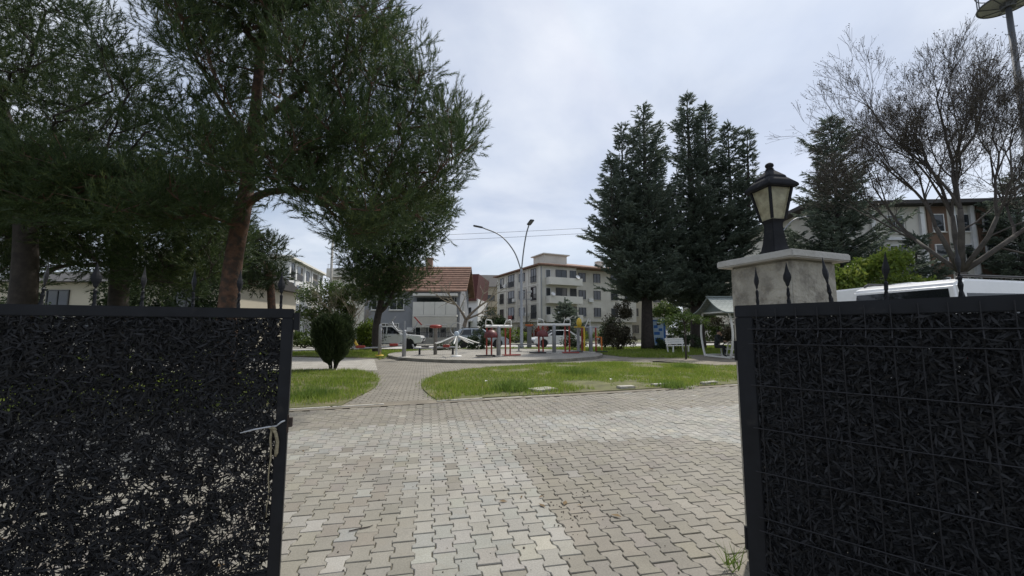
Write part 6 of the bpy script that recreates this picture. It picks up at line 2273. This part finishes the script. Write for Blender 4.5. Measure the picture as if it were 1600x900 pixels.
for x in (0.06, GL - 0.06):
    for y, out in ((0.04, 1), (GW - 0.04, -1)):
        pp = [Vector((x, p.y, p.z)) for p in curve_through(post_curve(y, out))]
        MB().tube(pp, 0.055, 8).build('post', M_white, o_, smooth=True)
for x in (0.06, GL - 0.06):
    MB().bar((x, 0, 2.34), (x, GW, 2.34), 0.08).build('tie_beam', M_white, o_)
    MB().bar((x, 0.05, 0.06), (x, GW - 0.05, 0.06), 0.08).build('sill_beam', M_white, o_)
for y in (0.04, GW - 0.04):
    MB().bar((0.105, y, 2.385), (GL - 0.105, y, 2.385), 0.075).build('eave_beam', M_white, o_)
    MB().bar((0.105, y, 0.1), (GL - 0.105, y, 0.1), 0.06).build('sill_beam', M_white, o_)
M_shing = brickmat('grey_green_shingles', (0.26, 0.29, 0.27), (0.21, 0.24, 0.225), (0.12, 0.135, 0.13), 0.25, 0.12, 0.012, 0, 0.15)
prof_ = []
n = 10
for i in range(n + 1):
    t_ = i / n
    y = -0.45 + (GW / 2 + 0.45) * t_
    z = 2.30 + 0.86 * (0.25 * t_ + 0.75 * t_ ** 2.0)
    prof_.append((y, z))
full = prof_ + [(GW - p[0], p[1]) for p in reversed(prof_[:-1])]
th_ = 0.06
poly = full + [(p[0], p[1] - th_) for p in reversed(full)]
rs_ = MB()
nF = len(full)
vs = []
for x in (-0.35, GL + 0.35):
    vs += [(x, p[0], p[1]) for p in full] + [(x, p[0], p[1] - th_) for p in full]
fs = []
for i in range(nF - 1):
    a, b_, c_, d_ = i, i + 1, 2 * nF + i + 1, 2 * nF + i
    fs.append((a, b_, c_, d_))
    fs.append((nF + i, 3 * nF + i, 3 * nF + i + 1, nF + i + 1))
    fs.append((i, nF + i, nF + i + 1, i + 1))
    fs.append((2 * nF + i, 2 * nF + i + 1, 3 * nF + i + 1, 3 * nF + i))
fs.append((0, 2 * nF, 3 * nF, nF))
fs.append((nF - 1, 2 * nF - 1, 4 * nF - 1, 3 * nF - 1))
rs_.add(vs, fs)
rs_.build('roof', M_shing, o_)
inner_ = [(p[0], p[1] - th_ - 0.005) for p in full if 0.0 <= p[0] <= GW]
inner_ = [(0.02, 2.385)] + [p for p in inner_ if p[1] > 2.39] + [(GW - 0.02, 2.385)]
for x in (0.0, GL - 0.03):
    MB().prism(inner_, x, x + 0.03, 'x').build('gable_panel', mat('gable_board', (0.16, 0.19, 0.18), 0.7, 0, 0.1, 3), o_)
MB().box((GL / 2, GW / 2, 3.17), (GL + 0.76, 0.14, 0.06)).build('ridge_cap', mat('ridge_metal', (0.22, 0.25, 0.24), 0.6, 0, 0.1, 3), o_)
# lantern-like lamp box hanging in the gazebo
# picnic set inside
pt_ = thing('picnic_table', 'white tube-framed picnic table with attached benches under the gazebo', 'picnic table', GZ + Vector((0.62, 0.12, 0)), GA)
tz_ = 0.76
q = MB()
for k in range(4):
    q.box((1.05, 0.74 + k * 0.2, tz_), (1.9, 0.18, 0.035))
q.build('table_top', mat('weathered_planks', (0.42, 0.38, 0.31), 0.8, 0, 0.2, 6), pt_)
for y, nm in ((0.18, 'bench_seat'), (1.92, 'bench_seat')):
    q = MB()
    for k in range(2):
        q.box((1.05, y - 0.08 + k * 0.17, 0.46), (1.9, 0.15, 0.035))
    q.build(nm, MATS['weathered_planks'], pt_)
for x in (0.25, 1.85):
    q = MB()
    q.bar((x, 0.5, 0.06), (x, 0.72, tz_ - 0.02), 0.05)
    q.bar((x, 1.6, 0.06), (x, 1.38, tz_ - 0.02), 0.05)
    q.bar((x, 0.72, tz_ - 0.045), (x, 1.38, tz_ - 0.045), 0.05)
    q.bar((x, 0.06, 0.42), (x, 2.05, 0.42), 0.045)
    for y in (0.08, 2.03):
        q.bar((x, y, 0.42), (x, y + (0.06 if y < 1 else -0.06), 0.05), 0.045)
    q.bar((x, 0.1, 0.05), (x, 2.0, 0.05), 0.04)
    q.build('leg_frame', M_white, pt_)

# ================================================================== people
M_skin = mat('skin', (0.42, 0.25, 0.18), 0.6, 0, 0.08, 8)


def person(label, loc, rz, J, E, zones, mats, hair=True, hairm=None, hairc=None):
    """J: name -> (x,y,z,r); E: edges; zones: joint -> material index"""
    o_ = thing('person', label, 'person', loc, rz)
    names = list(J)
    me = bpy.data.meshes.new('body')
    me.from_pydata([J[k][:3] for k in names], [(names.index(a), names.index(b_)) for a, b_ in E], [])
    ob = bpy.data.objects.new('body', me)
    COL.objects.link(ob)
    sk = ob.modifiers.new('skin', 'SKIN')
    sk.use_smooth_shade = True
    for i, k in enumerate(names):
        me.skin_vertices[0].data[i].radius = (J[k][3], J[k][3] * (J[k][4] if len(J[k]) > 4 else 1))
        me.skin_vertices[0].data[i].use_root = (k == 'pelvis')
    sb = ob.modifiers.new('sub', 'SUBSURF')
    sb.levels = 2
    sb.render_levels = 2
    dg = bpy.context.evaluated_depsgraph_get()
    nm = bpy.data.meshes.new_from_object(ob.evaluated_get(dg))
    bpy.data.objects.remove(ob)
    for m_ in mats:
        nm.materials.append(m_)
    for p in nm.polygons:
        c_ = p.center
        best, bd = 0, 1e9
        for a, b_ in E:
            pa_, pb2 = Vector(J[a][:3]), Vector(J[b_][:3])
            ab = pb2 - pa_
            t_ = max(0, min(1, (c_ - pa_).dot(ab) / max(ab.length_squared, 1e-9)))
            dd = (c_ - pa_ - ab * t_).length - (J[a][3] * (1 - t_) + J[b_][3] * t_)
            if dd < bd:
                bd, best = dd, zones[(a, b_)] if (a, b_) in zones else zones.get(b_, 0)
        p.material_index = best
        p.use_smooth = True
    link('body', nm, o_)
    if hairc:
        hm = MB().ball(hairc[:3], hairc[3:6], 12, 8)
        hm.build('hair', hairm, o_, smooth=True)
    return o_


def seated(lean=0.12, arm='table', knee=0.0):
    """sitting figure facing +x, hip height 0.5"""
    J = {
        'pelvis': (0, 0, 0.56, 0.145), 'waist': (0.03 + lean * .3, 0, 0.74, 0.135), 'chest': (0.06 + lean * .7, 0, 0.95, 0.155), 'neckb': (0.06 + lean, 0, 1.13, 0.085), 'neck': (0.08 + lean, 0, 1.20, 0.055), 'head': (0.11 + lean, 0, 1.29, 0.092), 'crown': (0.105 + lean, 0, 1.38, 0.075), 'nose': (0.205 + lean, 0, 1.275, 0.016),
    }
    E = [('pelvis', 'waist'), ('waist', 'chest'), ('chest', 'neckb'), ('neckb', 'neck'), ('neck', 'head'), ('head', 'crown'), ('head', 'nose')]
    for s_, n_ in ((1, 'l'), (-1, 'r')):
        J['sh' + n_] = (0.05 + lean * .9, s_ * 0.19, 1.07, 0.07)
        J['el' + n_] = (0.18 + lean, s_ * 0.24, 0.84, 0.05)
        J['wr' + n_] = (0.40 + lean, s_ * 0.14, 0.83, 0.034)
        J['pa' + n_] = (0.48 + lean, s_ * 0.12, 0.83, 0.038)
        J['fi' + n_] = (0.56 + lean, s_ * 0.10, 0.815, 0.02)
        J['hi' + n_] = (0.06, s_ * 0.10, 0.55, 0.10)
        J['kn' + n_] = (0.46, s_ * 0.12, 0.55, 0.068)
        J['an' + n_] = (0.46 + knee, s_ * 0.12, 0.12, 0.045)
        J['to' + n_] = (0.62 + knee, s_ * 0.13, 0.05, 0.04)
        E += [('neckb', 'sh' + n_), ('sh' + n_, 'el' + n_), ('el' + n_, 'wr' + n_), ('wr' + n_, 'pa' + n_), ('pa' + n_, 'fi' + n_), ('pelvis', 'hi' + n_), ('hi' + n_, 'kn' + n_), ('kn' + n_, 'an' + n_), ('an' + n_, 'to' + n_)]
    return J, E


def zone(E, jacket=0, legs=1, skin=2, shoe=3):
    z_ = {}
    for a, b_ in E:
        if b_ in ('neck', 'head', 'crown', 'nose') or b_[:2] in ('pa', 'fi'):
            z_[(a, b_)] = skin
        elif b_[:2] == 'to':
            z_[(a, b_)] = shoe
        elif b_[:2] in ('hi', 'kn', 'an'):
            z_[(a, b_)] = legs
        else:
            z_[(a, b_)] = jacket
    return z_


M_jack = mat('dark_jacket', (0.022, 0.027, 0.028), 0.85, 0, 0.2, 8)
M_trou = mat('dark_trousers', (0.02, 0.021, 0.025), 0.85, 0, 0.2, 8)
M_jean = mat('light_jeans', (0.16, 0.21, 0.32), 0.85, 0, 0.2, 10)
M_greyj = mat('grey_top', (0.24, 0.27, 0.28), 0.85, 0, 0.15, 8)
M_shoe = mat('dark_shoe', (0.02, 0.02, 0.02), 0.6, 0, 0.1, 8)
M_hair = mat('dark_hair', (0.025, 0.02, 0.018), 0.7, 0, 0.2, 30)
J, E = seated(0.10)
px_ = Matrix.Rotation(GA, 3, 'Z') @ Vector((0.55, 2.04, 0.0))
person('person in dark jacket on the far gazebo bench, one hand raised to the face', GZ + px_ + Vector((0, 0, -0.0)), rad(-52), {**J, 'ell': (0.27, 0.22, 0.92, 0.05), 'wrl': (0.30, 0.10, 1.12, 0.034), 'pal': (0.29, 0.06, 1.20, 0.038), 'fil': (0.26, 0.045, 1.28, 0.02)}, E, zone(E), [M_jack, M_trou, M_skin, M_shoe], True, M_hair, (0.175, 0, 1.375, 0.105, 0.092, 0.075))
J, E = seated(0.05, knee=0.06)
px_ = Matrix.Rotation(GA, 3, 'Z') @ Vector((1.25, 0.30, 0.0))
person('person in light blue jeans on the near gazebo bench behind the white post', GZ + px_, rad(168), J, E, zone(E), [M_greyj, M_jean, M_skin, M_shoe], True, M_hair, (0.125, 0, 1.375, 0.105, 0.092, 0.075))

# ================================================================== bench, toilet, small things
bq = P(1060, 540, 26.5)
o_ = thing('park_bench', 'white slatted park bench on the lawn left of the gazebo', 'bench', (bq.x, 26.5, 0.02), rad(28))
q = MB()
for k in range(4):
    q.box((0, -0.18 + k * 0.12, 0.45), (1.7, 0.10, 0.035))
q.build('seat', M_white, o_)
q = MB()
for k in range(3):
    q.box((0, 0.27 + k * 0.03, 0.60 + k * 0.13), (1.7, 0.03, 0.11))
q.build('backrest', M_white, o_)
for s_ in (-1, 1):
    MB().bar((s_ * 0.7, -0.18, 0.0), (s_ * 0.7, -0.18, 0.43), 0.07).bar((s_ * 0.7, 0.22, 0.0), (s_ * 0.7, 0.34, 0.92), 0.06).bar((s_ * 0.7, -0.2, 0.41), (s_ * 0.7, 0.24, 0.41), 0.06).build('leg', M_white, o_)

tq = P(1029, 520, 34)
o_ = thing('portable_toilet', 'blue and white portable toilet cabin right of the conifer trunk', 'portable toilet', (tq.x, 34, 0.02), rad(-22))
M_tb = mat('blue_plastic', (0.03, 0.14, 0.42), 0.5, 0, 0.1, 2)
MB().box((0, 0, 1.18), (1.1, 1.1, 2.2)).build('cabin', M_tb, o_, bevel=0.05)
MB().prism([(-0.6, 2.281), (0.6, 2.281), (0.5, 2.45), (-0.5, 2.45)], -0.58, 0.58, 'y').build('roof', M_white, o_, bevel=0.04)
MB().box((0, -0.565, 1.18), (0.82, 0.04, 1.95)).build('door', mat('pale_blue_plastic', (0.42, 0.52, 0.62), 0.5, 0, 0.1, 2), o_, bevel=0.01)
for x, z, w_, h_ in ((-0.18, 1.72, 0.3, 0.24), (0.18, 1.48, 0.28, 0.22), (-0.1, 1.18, 0.44, 0.24), (0.05, 0.6, 0.6, 0.45)):
    MB().box((x, -0.59, z), (w_, 0.012, h_)).build('door_panel', M_tb, o_)
MB().box((0.05, -0.592, 1.93), (0.3, 0.014, 0.16)).build('vent', M_dark, o_)
MB().box((0, 0, 0.05), (1.16, 1.16, 0.08)).build('skid', M_grey, o_)

# loose pale slabs and scraps near the kerb
for i, (px, py, w_, d_, lab) in enumerate(((978, 608, 0.42, 0.2, 'loose pale kerb slab lying flat at the lawn edge, left one'), (1035, 604, 0.62, 0.16, 'long pale kerb slab half sunk in the grass by the weed clump'), (1108, 601, 0.55, 0.14, 'pale kerb slab at the lawn edge nearest the gate pillar'), (848, 612, 0.6, 0.4, 'flat dusty concrete slab lying at the near edge of the right lawn'))):
    q = G(px, py)
    o_ = MB().box((0, 0, 0.02), (w_, d_, 0.06)).build('kerb_slab', M_kerb, None, bevel=0.01, loc=(q.x, q.y, 0.03), rz=rad(17 + 6 * i))
    tag(o_, lab, 'slab', 'loose slabs along the kerb')
for i, (px, py, lab) in enumerate(((760, 601, 'white paper scrap in the grass of the right lawn'), (955, 598, 'small pale scrap lying near the middle of the right lawn edge'))):
    q = G(px, py)
    o_ = MB().add([(x * .55, y * .55, z * .55) for x, y, z in [(-.06, -.04, 0), (.06, -.05, .03), (.07, .04, .01), (-.05, .05, .05), (-.06, -.04, -.005), (.06, -.05, .025), (.07, .04, .005), (-.05, .05, .045)]], [(0, 1, 2, 3), (7, 6, 5, 4), (0, 4, 5, 1), (1, 5, 6, 2), (2, 6, 7, 3), (3, 7, 4, 0)]).build('paper_scrap', M_white, None, loc=(q.x, q.y, 0.09))
    tag(o_, lab, 'litter', 'scraps of litter on the lawn')
q = G(563, 828)
o_ = MB().tube([(-0.07, -0.03, 0.006), (-0.01, 0.0, 0.008), (0.05, 0.035, 0.006), (0.07, 0.06, 0.007)], [0.004, 0.005, 0.004, 0.002], 5).build('twig', M_twig, None, loc=(q.x, q.y, 0))
tag(o_, 'short dark twig lying on the paving at the left', 'twig')
